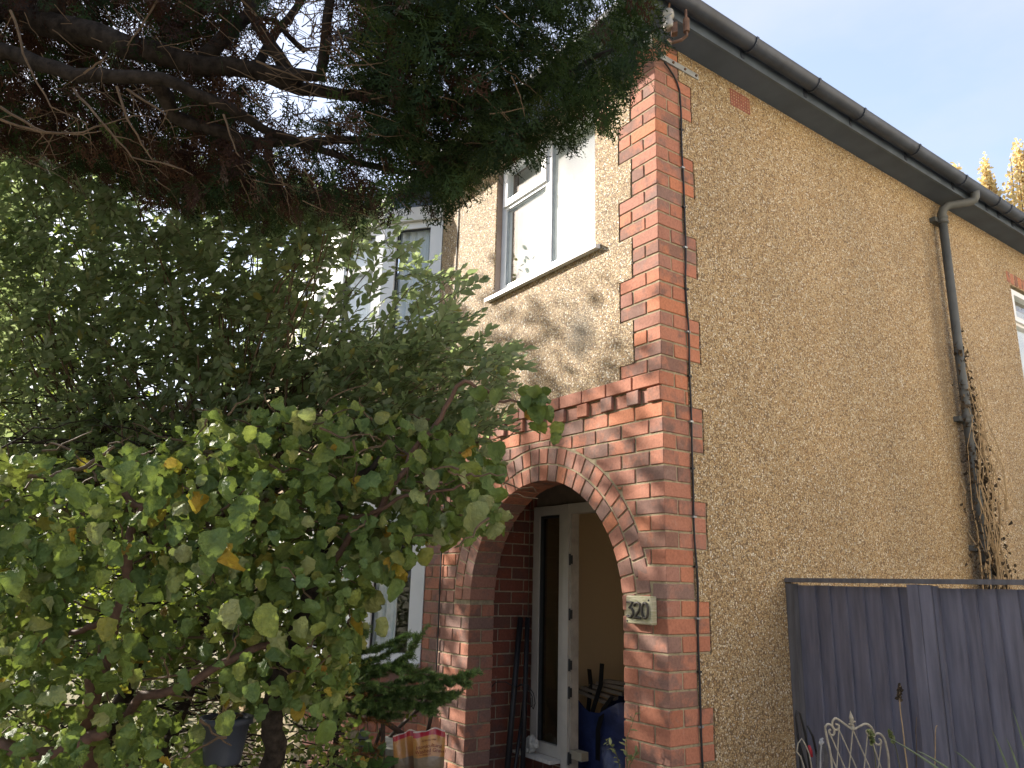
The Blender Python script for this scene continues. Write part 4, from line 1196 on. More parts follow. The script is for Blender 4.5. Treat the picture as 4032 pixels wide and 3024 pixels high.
# ------------------------------------------------------------------ hazel (lower left)
haz = thing('hazel_bush', (-.35, -2.1, 0), 'twisted hazel bush with large crinkled green and yellow leaves lower left', 'shrub')
hpoly = [(-200, 1800), (250, 1760), (520, 1760), (700, 1700), (820, 1600), (960, 1620), (1060, 1500), (1180, 1600), (1330, 1570), (1480, 1500), (1600, 1640), (1700, 1620), (1880, 1690), (1960, 1830), (1950, 1960), (1980, 2060), (1900, 2110), (1700, 2110), (1560, 2250), (1480, 2280), (1440, 2420), (1400, 2600), (1340, 2720), (1330, 2860), (1150, 2760), (900, 2900), (880, 3080), (-200, 3080)]
def hd(u, v):
    d = np.where(u > 900, 1.0, .72)*np.where(v > 2650, .72, 1.0)*np.clip((v-1540)/230, .12, 1)
    for cu, cv, ru, rv_, w_ in ((420, 2350, 260, 160, .55), (620, 2700, 280, 150, .4), (250, 1800, 250, 120, .5), (850, 2450, 160, 90, .35)):
        d = d - w_*np.exp(-(((u-cu)/ru)**2 + ((v-cv)/rv_)**2)*1.2)
    return np.clip(d, .08, 1)
NL = 3400
u, v = sample_poly(hpoly, NL, hd)
dep = 2.45 + .55*np.clip(u/1900, 0, 1) + rng.uniform(-.15, .85, NL)
clear = ~((u > 770) & (u < 1030) & (v > 2740) & (v < 3020) & (dep < 3.2) & (rng.rand(NL) < .9))
u, v, dep = u[clear], v[clear], dep[clear]; NL = len(u)
lpos = PT(u, v, dep)
ld = np.array((0, 0, -.9))[None] + .3*CR[None] + rv(NL, .55)
ln = -CF[None]*.6 + np.array((0, 0, .6))[None] + rv(NL, .8)
ls = rng.uniform(.045, .10, NL)*rng.uniform(.8, 1, NL)
# the withered sprig hanging before the dentils and the big edge leaves
ex = [(2130, 1590, .10, 3.0), (2080, 1610, .09, 3.02), (2110, 1640, .08, 2.98), (2200, 1700, .075, 3.0), (2130, 1700, .06, 3.0), (2060, 1560, .07, 3.05), (1900, 1990, .105, 2.8), (1850, 2020, .12, 2.78), (1960, 1960, .08, 2.85), (1760, 2060, .10, 2.8), (1920, 1900, .09, 2.9), (1840, 1860, .1, 2.85), (1930, 1790, .09, 2.95), (1840, 1640, .08, 3.0), (1990, 1480, .055, 3.0), (1950, 1570, .07, 3.0), (1660, 2200, .09, 2.8), (1540, 2320, .09, 2.85), (1880, 1560, .08, 3.0), (880, 1930, .11, 2.4), (960, 1990, .12, 2.4), (900, 2180, .11, 2.4), (830, 2130, .10, 2.4), (900, 2410, .10, 2.4), (260, 2180, .09, 2.4), (1010, 2440, .11, 2.45), (80, 2560, .10, 2.35), (870, 2850, .085, 2.6), (2100, 1560, .07, 3.0), (2120, 1610, .075, 3.0), (2150, 1640, .07, 3.01), (2090, 1650, .07, 3.0), (2140, 1560, .06, 3.02), (2190, 1740, .06, 3.0), (2100, 1700, .06, 2.99), (2060, 1600, .06, 3.0), (1480, 2480, .08, 2.8), (1270, 2880, .09, 2.6)]
epos = PT([e[0] for e in ex], [e[1]-40 for e in ex], [e[3] for e in ex])
eld = np.array((0, 0, -1.)) + .25*CR + rv(len(ex), .3); eln = -CF + np.array((0, 0, .5)) + rv(len(ex), .35); els = np.array([e[2] for e in ex])
lpos = np.concatenate([epos, lpos]); ld = np.concatenate([eld, ld]); ln = np.concatenate([eln, ln]); ls = np.concatenate([els, ls])
HT = [hazel_tmpl(30+i) for i in range(10)]
zg = (lpos-CAM)@CF
order = np.argsort(-(ls/zg)); first = np.arange(len(ex))
ind = np.concatenate([first, order[~np.isin(order, first)][:300-len(ex)]]); rest = np.setdiff1d(np.arange(len(lpos)), ind)
leaf_objs('leaf', HT, HAZEL, lpos[ind], ld[ind], ln[ind], ls[ind], haz)
for q in range(4):
    sel = rest[q::4]; batch('foliage', *HT[q], lpos[sel], ld[sel], ln[sel], ls[sel], HAZEL, haz)
def kinky(pts, r0, r1, name, mat, parent, amp=.10, n=7):
    q = [np.array(p, float) for p in pts]; o_ = [q[0]]
    for a, b in zip(q, q[1:]): o_ += list(wander(a, b, n, amp)[1:])
    return MB().tube(o_, np.linspace(r0, r1, len(o_)), 8).build(name, mat, parent, True)
kinky([(-.35, -2.1, 0), P(330, 2900, 2.9), P(400, 2650, 2.75), P(470, 2400, 2.75), P(500, 2230, 2.75), P(560, 1990, 2.8), P(430, 1880, 2.8)], .036, .010, 'stem', BARKR, haz)
kinky([(-.30, -2.05, 0), P(1080, 2980, 3.0), P(1080, 2700, 2.95), P(1160, 2500, 2.95), P(1240, 2300, 2.95), P(1300, 2050, 2.95), P(1500, 1800, 3.0)], .05, .012, 'stem', BARK, haz)
kinky([P(330, 2900, 2.9), P(640, 2730, 2.8), P(880, 2610, 2.8), P(1060, 2540, 2.9)], .018, .014, 'stem', BARKR, haz)
kinky([P(60, 2560, 2.8), P(300, 2490, 2.8), P(400, 2440, 2.75)], .008, .012, 'stem', BARKR, haz)
kinky([P(0, 1870, 2.8), P(200, 1880, 2.8), P(360, 1820, 2.8), P(450, 1760, 2.85)], .010, .006, 'stem', TWIG, haz)
kinky([P(1240, 2300, 2.95), P(1500, 2000, 2.95), P(1700, 1700, 3.0), P(1830, 1500, 3.0), P(1960, 1580, 3.0), P(2080, 1600, 3.0)], .014, .004, 'stem', BARKR, haz)
kinky([P(1300, 2050, 2.95), P(1600, 1950, 2.9), P(1850, 1900, 2.85)], .010, .004, 'stem', BARKR, haz)
kinky([P(-60, 2960, 2.6), P(300, 2930, 2.6), P(420, 2880, 2.65)], .022, .02, 'stem', BARKR, haz)
hb = MB()
u, v = sample_poly(hpoly, 260)
for a, b in zip(u, v):
    t0 = rng.uniform(2.7, 3.5); an = rng.uniform(-PI, PI); Lp = rng.uniform(80, 300)
    hb.tube(wander(P(a, b, t0), P(a+Lp*math.cos(an), b+Lp*.6*math.sin(an), t0+rng.uniform(-.1, .15)), 7, .13), np.linspace(.005, .002, 7), 4, False)
hb.build('twig', TWIG, haz, kind='stuff')

# dense twiggy underbrush behind the hazel
ub = thing('underbrush', (-1.6, -2.0, 0), 'tangle of brown twigs and small leaves filling the gap under the hazel', 'undergrowth')
tb_ = MB(); lpn = []
u, v = sample_poly([(-250, 1750), (900, 1700), (1350, 2350), (1400, 3060), (-250, 3060)], 520)
for a, b in zip(u, v):
    t0 = rng.uniform(3.5, 5.0); an = rng.uniform(-.6, .6) + (PI if rng.rand() < .4 else 0); Lp = rng.uniform(150, 420)
    pts = wander(P(a, b, t0), P(a+Lp*math.cos(an), b+Lp*math.sin(an), t0+rng.uniform(-.2, .2)), 6, .10)
    rr_ = pts - CAM; pu = 2016 + FPX*(rr_@CR)/(rr_@CF)
    if pu.max() > 1440: continue
    pts = pts[pts[:, 2] > .02] if (pts[:, 2] > .02).sum() > 2 else pts + np.array((0, 0, .3))
    tb_.tube(pts, np.linspace(.006, .002, len(pts)), 4, False); lpn.append(pts[-1])
tb_.build('twig', BARK, ub, kind='stuff')
u, v = sample_poly([(-250, 1750), (900, 1700), (1400, 2250), (1450, 3060), (-250, 3060)], 6500, lambda u, v: np.where(v > 2500, 1, .8))
q = PT(u, v, rng.uniform(3.6, 5.2, 6500)); q[:, 2] = np.maximum(q[:, 2], .05)
batch('foliage', *leaf_tmpl(2, 4, .34, ell, .2, .03, .2, 5), q, rv(6500) + np.array((0, 0, -.3)), rv(6500) + np.array((0, 0, 1.)), rng.uniform(.03, .06, 6500), HAZEL, ub)

# ------------------------------------------------------------------ trees behind / beside
def broad_tree(name, label, loc, crown_c, crown_r, n, leaf=.09, parts=9, group=None, mat=BROAD, zmin=.3, trunk_r=.10):
    t = thing(name, loc, label, 'tree', group)
    cc_ = np.array(crown_c, float); rr = np.array(crown_r, float)
    top = cc_ + np.array((0, 0, rr[2]*.5))
    MB().tube(wander(loc, top, 8, .04), np.linspace(trunk_r, trunk_r*.3, 8), 8).build('trunk', BARK, t, True)
    cl = norm(rv(70))*rng.uniform(.35, 1.0, (70, 1))**.6*rr + cc_
    b_ = MB()
    for c in cl[:40]: b_.tube(wander(np.array(loc)+(top-np.array(loc))*rng.uniform(.3, .9), c, 6, .06), np.linspace(.025, .006, 6), 4, False)
    b_.build('branch', BARK, t, kind='stuff')
    idx = rng.randint(0, 70, n)
    p = cl[idx] + rv(n, 1.0)*rr*.17
    p[:, 2] = np.maximum(p[:, 2], zmin)
    batch('crown', *leaf_tmpl(1, 3, .36, ell, 0, .04, .3, 3), p, rv(n) + np.array((0, 0, -.5)), rv(n) + np.array((0, 0, 1.2)), rng.uniform(.7, 1.3, n)*leaf, mat, t)
    return t
broad_tree('laurel_tree', 'broad leaved tree at the left edge behind the evergreen shrub', (-6.0, -3.3, 0), (-6.0, -3.2, 2.8), (2.2, 1.1, 2.1), 5200, .10)
broad_tree('garden_tree', 'bright green tree far behind the shrubs at the left', (-9.5, -.6, 0), (-9.5, -.6, 2.1), (2.4, 1.6, 1.7), 7000, .12)
broad_tree('garden_tree', 'yellow green tree beside the street beyond the bay', (-12, 2.4, 0), (-12, 2.4, 2.4), (2.2, 1.6, 1.9), 5000, .14)
broad_tree('dapple_tree', 'tall added tree beyond the left edge that dapples the front wall', (-7.6, -3.8, 0), (-7.5, -3.6, 5.7), (1.9, 1.2, 1.2), 1050, .10, trunk_r=.12)  # tree added to throw dappled shade on the front wall
# hedge along the street side
hd_ = thing('hedge', (-8.5, -5.5, 0), 'clipped green garden hedge seen through gaps at far left', 'hedge')
n = 9000
p = np.stack([rng.uniform(-14, -6.4, n), -4.9 + rng.uniform(-.35, .35, n) + 0, rng.uniform(.1, 2.0, n)], 1)
batch('foliage', *leaf_tmpl(1, 3, .36, ell, 0, .04, .3, 4), p, rv(n), rv(n) + np.array((0, 0, 1.)), rng.uniform(.07, .12, n), BROAD, hd_)

# poplars far right
for i, (uu_, vv_, wd, lab) in enumerate(((3758, 640, .55, 'slim far poplar just left above the gutter'), (3872, 600, .95, 'middle yellow poplar beyond the gutter'), (4000, 545, 1.35, 'tallest yellow autumn poplar at the right edge'))):
    top = P(uu_, vv_, 40); t = thing('poplar_tree', (top[0], top[1], 0), lab, 'tree', 'yellow poplars behind the house')
    MB().tube([(top[0], top[1], 0), (top[0]+.1, top[1], top[2]*.5), tuple(top-(0, 0, .5))], [.3, .18, .02], 6).build('trunk', TWIG, t)
    n = 5200; h = rng.uniform(0, 1, n)**.9; zz = top[2] - h*12
    r = wd*(.12 + 1.0*np.minimum(1, h*4.2))*(.75+.25*np.sin(h*40)) * np.sqrt(rng.rand(n)); a = rng.uniform(0, 2*PI, n)
    # upright branch plumes
    nb = 16; ba = rng.uniform(0, 2*PI, nb); brr = rng.uniform(.2, 1, nb)*wd; bt = rng.uniform(0, 4, nb)
    k = rng.randint(0, nb, n)
    cx = top[0] + brr[k]*np.cos(ba[k])*np.minimum(1, h*3) + rv(n, .10)[:, 0]*(1+2*h); cy = top[1] + brr[k]*np.sin(ba[k])*np.minimum(1, h*3) + rv(n, .10)[:, 0]*(1+2*h)
    zz = top[2] - bt[k]*.7 - h*9
    batch('crown', *leaf_tmpl(1, 2, .42, ell, 0, 0, .1, 3), np.stack([cx, cy, zz], 1), rv(n), rv(n), rng.uniform(.13, .24, n), POPL, t)
    b_ = MB()
    for j in range(nb): b_.tube([(top[0], top[1], top[2]-9-bt[j]), (top[0]+brr[j]*.9*math.cos(ba[j]), top[1]+brr[j]*.9*math.sin(ba[j]), top[2]-6-bt[j]), (top[0]+brr[j]*.5*math.cos(ba[j]), top[1]+brr[j]*.5*math.sin(ba[j]), top[2]-.7-bt[j]*.7)], [.05, .03, .01], 4, False)
    b_.build('branch', TWIG, t, kind='stuff')

# ------------------------------------------------------------------ dead climber on the drainpipe
dv = thing('dead_climber', (.12, 3.5, 0), 'withered brown climber clinging to the drainpipe', 'climber')
sv = MB()
for i in range(46):
    zt = rng.uniform(1.9, 3.6); y0 = PY + rng.uniform(-.12, .30); zb_ = rng.uniform(1.0, zt-.4)
    f = (3.6-zb_)/2.6
    sv.tube(wander((.10+rng.uniform(-.04, .08), y0*1.0, zb_), (.09+rng.uniform(-.03, .06), PY + rng.uniform(-.05, .10 + .12*f), zt), 8, .07), np.linspace(.005, .002, 8), 4, False)
sv.build('dead_stem', STRAW, dv, kind='stuff')
n = 1700; z = 3.75 - 2.7*rng.rand(n)**.75; f = np.clip((3.7-z)/2.5, 0, 1)
y = PY + .02 + rng.normal(size=n)*(.03+.13*f) + .20*f*rng.rand(n)
q = np.stack([.07 + np.abs(rng.normal(size=n))*(.012+.03*f), y, z], 1)
batch('withered_leaf', *leaf_tmpl(2, 3, .32, ell, .4, .1, .6, 9), q, rv(n) + np.array((0, 0, -1.2)), rv(n), rng.uniform(.022, .05, n), DEADV, dv)

# ------------------------------------------------------------------ small spruce by the bay
sp = thing('spruce_shrub', (-1.55, -1.05, 0), 'small dark green spruce branch reaching across the brick pier', 'shrub')
NT = (np.array(((-.06, 0, 0), (.06, 0, 0), (.05, .6, .02), (0, 1, 0))), np.array(((0, 1, 2, 3),)))
def conif_branch(pts, r, needles, dens, parent, mat, L=.022, side=6):
    q = [np.array(p, float) for p in pts]; o_ = [q[0]]
    for a, b in zip(q, q[1:]): o_ += list(wander(a, b, 5, .03)[1:])
    o_ = np.array(o_); needles['stem'].tube(o_, np.linspace(r, r*.3, len(o_)), 5, False)
    def deck(line, m):
        t = rng.rand(m)*(len(line)-1); i = np.minimum(t.astype(int), len(line)-2); f = (t-i)[:, None]
        pp = line[i]*(1-f) + line[i+1]*f; tg = norm(line[i+1]-line[i]); rd = norm(np.cross(tg, rv(m)))
        needles['p'].append(pp); needles['d'].append(tg*.8 + rd); needles['s'].append(np.full(m, L)*rng.uniform(.7, 1.2, m))
    ln_ = np.linalg.norm(np.diff(o_, axis=0), axis=1).sum(); deck(o_, int(dens*ln_))
    for k in range(int(side*ln_/.12)):
        f = rng.uniform(.1, .97)*(len(o_)-1); i = int(f); p = o_[i]*(1-f+i) + o_[min(i+1, len(o_)-1)]*(f-i)
        tg = norm(o_[min(i+1, len(o_)-1)]-o_[max(i-1, 0)]); sd_ = norm(np.cross(tg, np.array((0, 0, 1.)))); s = 1 if k % 2 else -1
        l2 = rng.uniform(.05, .13)*(1.1-.5*f/len(o_)); e = p + (tg*.8 + sd_*s*.75 + np.array((0, 0, rng.uniform(-.3, .25))))*l2
        l_ = wander(p, e, 4, .05); needles['stem'].tube(l_, np.linspace(.003, .0012, 4), 4, False); deck(l_, int(dens*l2))
def finish(nb_, parent, mat, stemmat):
    p = np.concatenate(nb_['p']); d = np.concatenate(nb_['d']); s = np.concatenate(nb_['s'])
    batch('needle', *NT, p, d, rv(len(p)), s, mat, parent, smooth=False); nb_['stem'].build('branch', stemmat, parent, kind='stuff')
nb_ = {'p': [], 'd': [], 's': [], 'stem': MB()}
for pts in ([(1300, 2760, 4.5), (1560, 2730, 4.45), (1750, 2690, 4.4), (1865, 2648, 4.35)], [(1280, 2680, 4.5), (1450, 2660, 4.5), (1600, 2590, 4.5), (1650, 2500, 4.5)],
            [(1300, 2740, 4.5), (1500, 2790, 4.4), (1680, 2780, 4.35), (1800, 2730, 4.3)], [(1280, 2700, 4.6), (1400, 2580, 4.6), (1520, 2540, 4.6), (1610, 2500, 4.6)],
            [(1250, 2720, 4.6), (1420, 2730, 4.6), (1590, 2680, 4.6), (1690, 2660, 4.55)], [(1280, 2650, 4.6), (1380, 2560, 4.6), (1440, 2480, 4.6)], [(1240, 2780, 4.5), (1420, 2800, 4.5), (1560, 2820, 4.45)],
            [(1500, 2720, 4.45), (1640, 2740, 4.4), (1760, 2740, 4.35)], [(1250, 2640, 4.6), (1400, 2620, 4.6), (1560, 2560, 4.55)], [(1260, 2700, 4.5), (1430, 2690, 4.4), (1600, 2720, 4.35), (1720, 2710, 4.3)], [(1300, 2800, 4.5), (1480, 2760, 4.4), (1640, 2770, 4.35), (1700, 2800, 4.3)], [(1500, 2640, 4.5), (1640, 2650, 4.4), (1780, 2670, 4.35), (1840, 2690, 4.35)], [(1330, 2640, 4.55), (1480, 2630, 4.5), (1620, 2620, 4.45)]):
    conif_branch([P(*p) for p in pts], .008, nb_, 1500, sp, SPRUCE, .027, 11)
finish(nb_, sp, SPRUCE, TWIG)
kinky([(-1.55, -1.05, 0), P(1320, 2990, 4.4), P(1330, 2760, 4.5), P(1290, 2600, 4.6)], .022, .012, 'trunk', BARK, sp, .03)
nb_ = {'p': [], 'd': [], 's': [], 'stem': MB()}
for pts in ([(1300, 2800, 4.45), (1420, 2830, 4.4), (1500, 2840, 4.35)], [(1280, 2930, 4.3), (1420, 2950, 4.25), (1520, 2930, 4.25)], [(1340, 2960, 4.2), (1440, 2970, 4.2), (1490, 2960, 4.2)], [(1250, 2740, 4.5), (1370, 2750, 4.45), (1450, 2735, 4.4)]):
    conif_branch([P(*p) for p in pts], .006, nb_, 700, sp, DEADN, .02, 5)
p = np.concatenate(nb_['p']); d = np.concatenate(nb_['d']); s = np.concatenate(nb_['s'])
batch('dead_needle', *NT, p, d, rv(len(p)), s, DEADN, sp, smooth=False); nb_['stem'].build('dead_branch', BARKR, sp, kind='stuff')

# young yellow-green shoots (privet) and fern
def leafy_shoot(name, label, cat, stems, mat, leafsize, stemmat=GTWIG, per=12, group=None, wid=.3, parent_loc=None, smat_r=.003, droop=0.0):
    t = thing(name, parent_loc if parent_loc is not None else stems[0][0], label, cat, group)
    sm = MB(); p = []; d = []; n_ = []; s = []
    for st in stems:
        q = [np.array(x, float) for x in st]; o_ = [q[0]]
        for a, b in zip(q, q[1:]): o_ += list(wander(a, b, 5, .05)[1:])
        o_ = np.array(o_); sm.tube(o_, np.linspace(smat_r, smat_r*.4, len(o_)), 5, False)
        for j in range(per):
            f = (.25 + .75*j/per)*(len(o_)-1); i = min(int(f), len(o_)-2); pt = o_[i]*(1-f+i)+o_[i+1]*(f-i)
            tg = norm(o_[i+1]-o_[i]); sd_ = norm(np.cross(tg, rng.normal(size=3)))
            p.append(pt); d.append(tg*.5 + sd_*1.0 + np.array((0, 0, -droop))); n_.append(np.array((0, 0, 1.)) + rng.normal(size=3)*.5); s.append(leafsize*rng.uniform(.6, 1.2))
    sm.build('stem', stemmat, t, True)
    lt = leaf_tmpl(2, 4, wid, ell, .2, .03, .3, 8)
    leaf_objs('leaf', [lt], mat, np.array(p[:300]), np.array(d[:300]), np.array(n_[:300]), np.array(s[:300]), t)
    return t
def gz(p): p = np.array(p, float); p[2] = 0; return p
leafy_shoot('privet_shoot', 'yellow green leafy shoots at the bottom left of the spruce', 'plant',
            [[gz(P(1180, 3000, 3.6)), P(1180+dx, 3020, 3.6), P(1180+dx*1.3, 2900-abs(dx)*.2, 3.6)] for dx in (-260, -190, -120, -60, 0, 50, 100, 140)], PRIVET, .035, per=16)
leafy_shoot('privet_shoot', 'sparse yellow green shoot hanging before the rusty frame', 'plant',
            [[gz(P(1560, 2950, 4.6)), P(1470, 2720, 4.5), P(1590, 2790, 4.45), P(1640, 2840, 4.4)], [gz(P(1560, 2950, 4.6)), P(1440, 2740, 4.5), P(1480, 2800, 4.45)], [gz(P(1500, 2950, 4.6)), P(1400, 2640, 4.5), P(1470, 2600, 4.45)]], PRIVET, .032, per=14)
leafy_shoot('bush_sapling', 'young green sapling growing beside the right brick pier', 'plant',
            [[gz(P(2480, 3000, 3.95)), P(2470, 3020, 3.95), P(2470, 2900, 3.95), P(2505, 2800, 3.95)], [gz(P(2480, 3000, 3.95)), P(2440, 3015, 3.95), P(2420, 2950, 3.95), P(2382, 2910, 3.95)], [gz(P(2480, 3000, 3.95)), P(2480, 3010, 3.95), P(2510, 2960, 3.95)]], WEED, .040, GTWIG, 15, wid=.2)
fe = thing('fern', gz(P(1450, 3000, 4.2)), 'green fern fronds below the rusty frame', 'fern')
p = []; d = []; n_ = []; s = []; sm = MB()
for du, dv_ in ((-170, -20), (-90, -90), (0, -130), (70, -110), (120, -40), (-230, 40), (30, -60)):
    a = P(1450, 3090, 4.25); b = P(1450+du, 3030+dv_*.9, 4.15); mid = (a+b)/2 + np.array((0, 0, .05)); o_ = np.array(list(wander(a, mid, 5, .02)) + list(wander(mid, b, 6, .02)[1:])); sm.tube(o_, np.linspace(.003, .001, len(o_)), 4, False)
    for k in range(26):
        f = k/26*(len(o_)-1); i = min(int(f), len(o_)-2); pt = o_[i]*(1-f+i)+o_[i+1]*(f-i); tg = norm(o_[i+1]-o_[i]); sd_ = norm(np.cross(tg, -CF+np.array((0, 0, .8))))
        for q_ in (1, -1): p.append(pt); d.append(sd_*q_ + tg*.45); n_.append(-CF + np.array((0, 0, 1.))); s.append(.055*(1-k/30)+.008)
sm.build('stalk', GTWIG, fe, kind='stuff')
batch('frond', *leaf_tmpl(2, 5, .16, ell, .1, .03, .2, 8, .2), np.array(p), np.array(d), np.array(n_), np.array(s), FERN, fe)

# ------------------------------------------------------------------ rusty metal frame with slab, gravel bags
RUSTD = simple('dark_rusty_tube', (0.07, 0.05, 0.042), 0.7, 0.4, 30, 0.4, 0.3)
mf = thing('metal_chair_frame', gz(P(1600, 2900, 5.0)), 'rusty bent tube garden frame leaning behind the gravel bags', 'garden frame')
MB().tube([P(1680, 2900, 5.0), P(1700, 2810, 5.02), P(1716, 2765, 5.03), P(1714, 2750, 5.04), P(1700, 2738, 5.06), P(1690, 2742, 5.08), P(1640, 2800, 5.2), P(1565, 2870, 5.35), P(1480, 2960, 5.5)], .013, 8).build('bent_rail', RUSTD, mf, True)
MB().tube([P(1648, 2772, 5.2), P(1400, 2766, 5.25), P(1320, 2745, 5.3)], .012, 8).build('cross_rail', RUSTD, mf)
MB().tube([P(1508, 2800, 5.0), P(1508, 2945, 5.0), P(1508, 3080, 5.0)], .016, 8).build('leg', RUSTD, mf)
MB().tube([P(1515, 2840, 5.1), P(1625, 2918, 5.2), P(1700, 2975, 5.3)], .018, 8).build('leg', RUSTD, mf)
MB().tube([P(1500, 2870, 5.0), P(1470, 2960, 5.05)], .012, 8).build('leg', RUSTD, mf)
MB().tube([P(1370, 2830, 5.1), P(1460, 2836, 5.1), P(1505, 2835, 5.05)], .006, 6).build('stay', RUSTD, mf)
sb = thing('stone_slab', gz(P(1560, 2950, 5.2)), 'grey lichened slab lying across the rusty frame', 'slab')
q0 = P(1490, 2950, 5.15); mb = MB(); mb.obox(q0 + np.array((0, 0, -.03)), .32*np.array((.75, .45, -.02)), .30*np.array((-.75, .55, .08)), (0, 0, .04)); mb.build('slab', simple('lichened_stone', (0.26, 0.26, 0.22), 0.9, 0.45, 14, 0.2, 0.5), sb)
for c in [(q0 + np.array((.05, .05, -.03)))]: 
    MB().box(c[0], c[0]+.05, c[1], c[1]+.05, 0, c[2]).box(c[0]-.1, c[0]-.05, c[1]+.12, c[1]+.17, 0, c[2]).build('support', RUSTD, sb)
tp = thing('slate_offcut', gz(P(1400, 2960, 4.9)), 'dark pointed slate leaning beside the frame leg', 'slate')
MB().prism([P(1420, 2870, 4.9), P(1340, 3090, 4.8), P(1500, 3090, 4.85), P(1470, 2960, 4.9)], (.012, .016, 0)).build('slab', simple('slate', (0.085, 0.095, 0.11), 0.6, 0.3, 12), tp)

def bag_mat(name, clear):
    m, nt, b, o = newmat(name)
    tcn = nd(nt, 'ShaderNodeTexCoord'); sp_ = nd(nt, 'ShaderNodeSeparateXYZ', {0: tcn.outputs['UV']})
    c = ramp(nt, sp_.outputs['Y'], [(0.0, (0.16, 0.11, 0.07)), (0.535, (0.16, 0.11, 0.07)), (0.54, (0.36, 0.02, 0.035)), (0.615, (0.36, 0.02, 0.035)), (0.62, (0.24, 0.18, 0.12)), (0.735, (0.24, 0.18, 0.12)), (0.74, (0.50, 0.235, 0.07)), (0.93, (0.55, 0.27, 0.08)), (0.935, (0.42, 0.015, 0.04)), (0.985, (0.42, 0.015, 0.04)), (0.99, (0.62, 0.55, 0.5))], 'LINEAR')
    pos = wpos_node(nt)
    c = mixc(nt, 0.5, c, ramp(nt, noise(nt, pos, 14, 4), [(0.3, (.75, .75, .75)), (.7, (1.15, 1.15, 1.15))]), 'MULTIPLY')
    nt.links.new(c, b.inputs['Base Color']); b.inputs['Roughness'].default_value = 0.28; b.inputs['Coat Weight'].default_value = 0.3
    bump(nt, noise(nt, pos, 24, 4, .6), 0.5, .012, b)
    return m
BAGM = bag_mat('printed_plastic_bag', False)
def gravel_bag(label, c, right, up, nrm_, wd, ht, th, text):
    t = thing('gravel_bag', (c[0], c[1], 0), label, 'bag', 'printed gravel bags by the brick pier')
    right = norm(right); up = norm(up - right*np.dot(up, right)); nn = norm(np.cross(right, up))
    nx, ny = 12, 20; vs = []; fs = []; uv = []
    for side in (1, -1):
        for j in range(ny+1):
            f = j/ny
            for i in range(nx+1):
                a = 2*i/nx - 1
                bul = th*(1-abs(a)**2.4)**.6*min(1, (1-f)*3.2+.04)*(.5+.5*min(1, f*8))
                wv = .010*math.sin(a*7+f*2)*(f**3)
                w_ = wd*(1-.05*math.sin(f*PI*1.5) + .05*f)
                notch = -.035*wd*2*(math.exp(-((a+.15)/.35)**2))*(f > .97)
                vs.append(np.array(c) + right*a*w_/2 + up*(f*ht + notch + .012*math.sin(a*3+1)*(f**2)) + nn*(side*(bul+.001) + wv)); uv.append((i/nx, f))
        o0 = 0 if side == 1 else (nx+1)*(ny+1)
        for j in range(ny):
            for i in range(nx):
                k = o0 + j*(nx+1)+i; q_ = (k, k+1, k+nx+2, k+nx+1); fs.append(q_ if side == 1 else q_[::-1])
    me = bpy.data.meshes.new('sack'); me.from_pydata([tuple(x) for x in vs], [], fs); me.materials.append(BAGM)
    ul = me.uv_layers.new(name='UVMap')
    for lo in me.loops: ul.data[lo.index].uv = uv[lo.vertex_index]
    me.polygons.foreach_set('use_smooth', [True]*len(me.polygons)); add('sack', me, t)
    TXT = simple('dark_red_print', (0.22, 0.04, 0.02), 0.5)
    for s_, fz, size, dx in text:
        cu = bpy.data.curves.new('lettering', 'FONT'); cu.body = s_; cu.size = size; cu.align_x = 'LEFT'; cu.extrude = .0004
        ob = bpy.data.objects.new('tmp_text', cu); COL.objects.link(ob)
        bpy.context.view_layer.update()
        me = bpy.data.meshes.new_from_object(ob.evaluated_get(bpy.context.evaluated_depsgraph_get()))
        bpy.data.objects.remove(ob)
        for v_ in me.vertices:
            a = (dx + v_.co.x)/(wd/2); f = fz + v_.co.y/ht
            bul = th*max(0, 1-min(1, abs(a))**2.4)**.6*min(1, (1-f)*3.2+.04) + .010*math.sin(a*7+f*2)*(f**3)
            v_.co = Vector(np.array(c) + right*(dx+v_.co.x)*(1-.05*math.sin(f*PI*1.5)+.05*f) + up*(f*ht + .012*math.sin(a*3+1)*(f**2)) + nn*(bul + .0045 + v_.co.z))
        me.materials.clear(); me.materials.append(TXT); add('lettering', me, t)
    return t
cb = P(1698, 3020, 4.85); ht = .62
c0 = cb.copy(); c0[2] = .03
topc = P(1722, 2872, 4.9)
up = topc - c0; ht = np.linalg.norm(up)
gravel_bag('front clear and tan plastic gravel bag with dark red lettering', c0, CR*.94 + CF*.05, up, None, .185, ht, .045,
           [('Horticultural', .822, .029, -.075), ('Washed Gravel', .778, .029, -.083), ('Gardening range', .885, .013, -.045), ('fine drainage grit', .757, .010, -.055)])
c0 = P(1622, 3020, 4.97); c0[2] = .03; topc = P(1652, 2878, 5.02); up = topc - c0
gravel_bag('second tan gravel bag leaning behind the lettered one', c0, CR*.9 + CF*.3, up, None, .155, np.linalg.norm(up), .045, [])

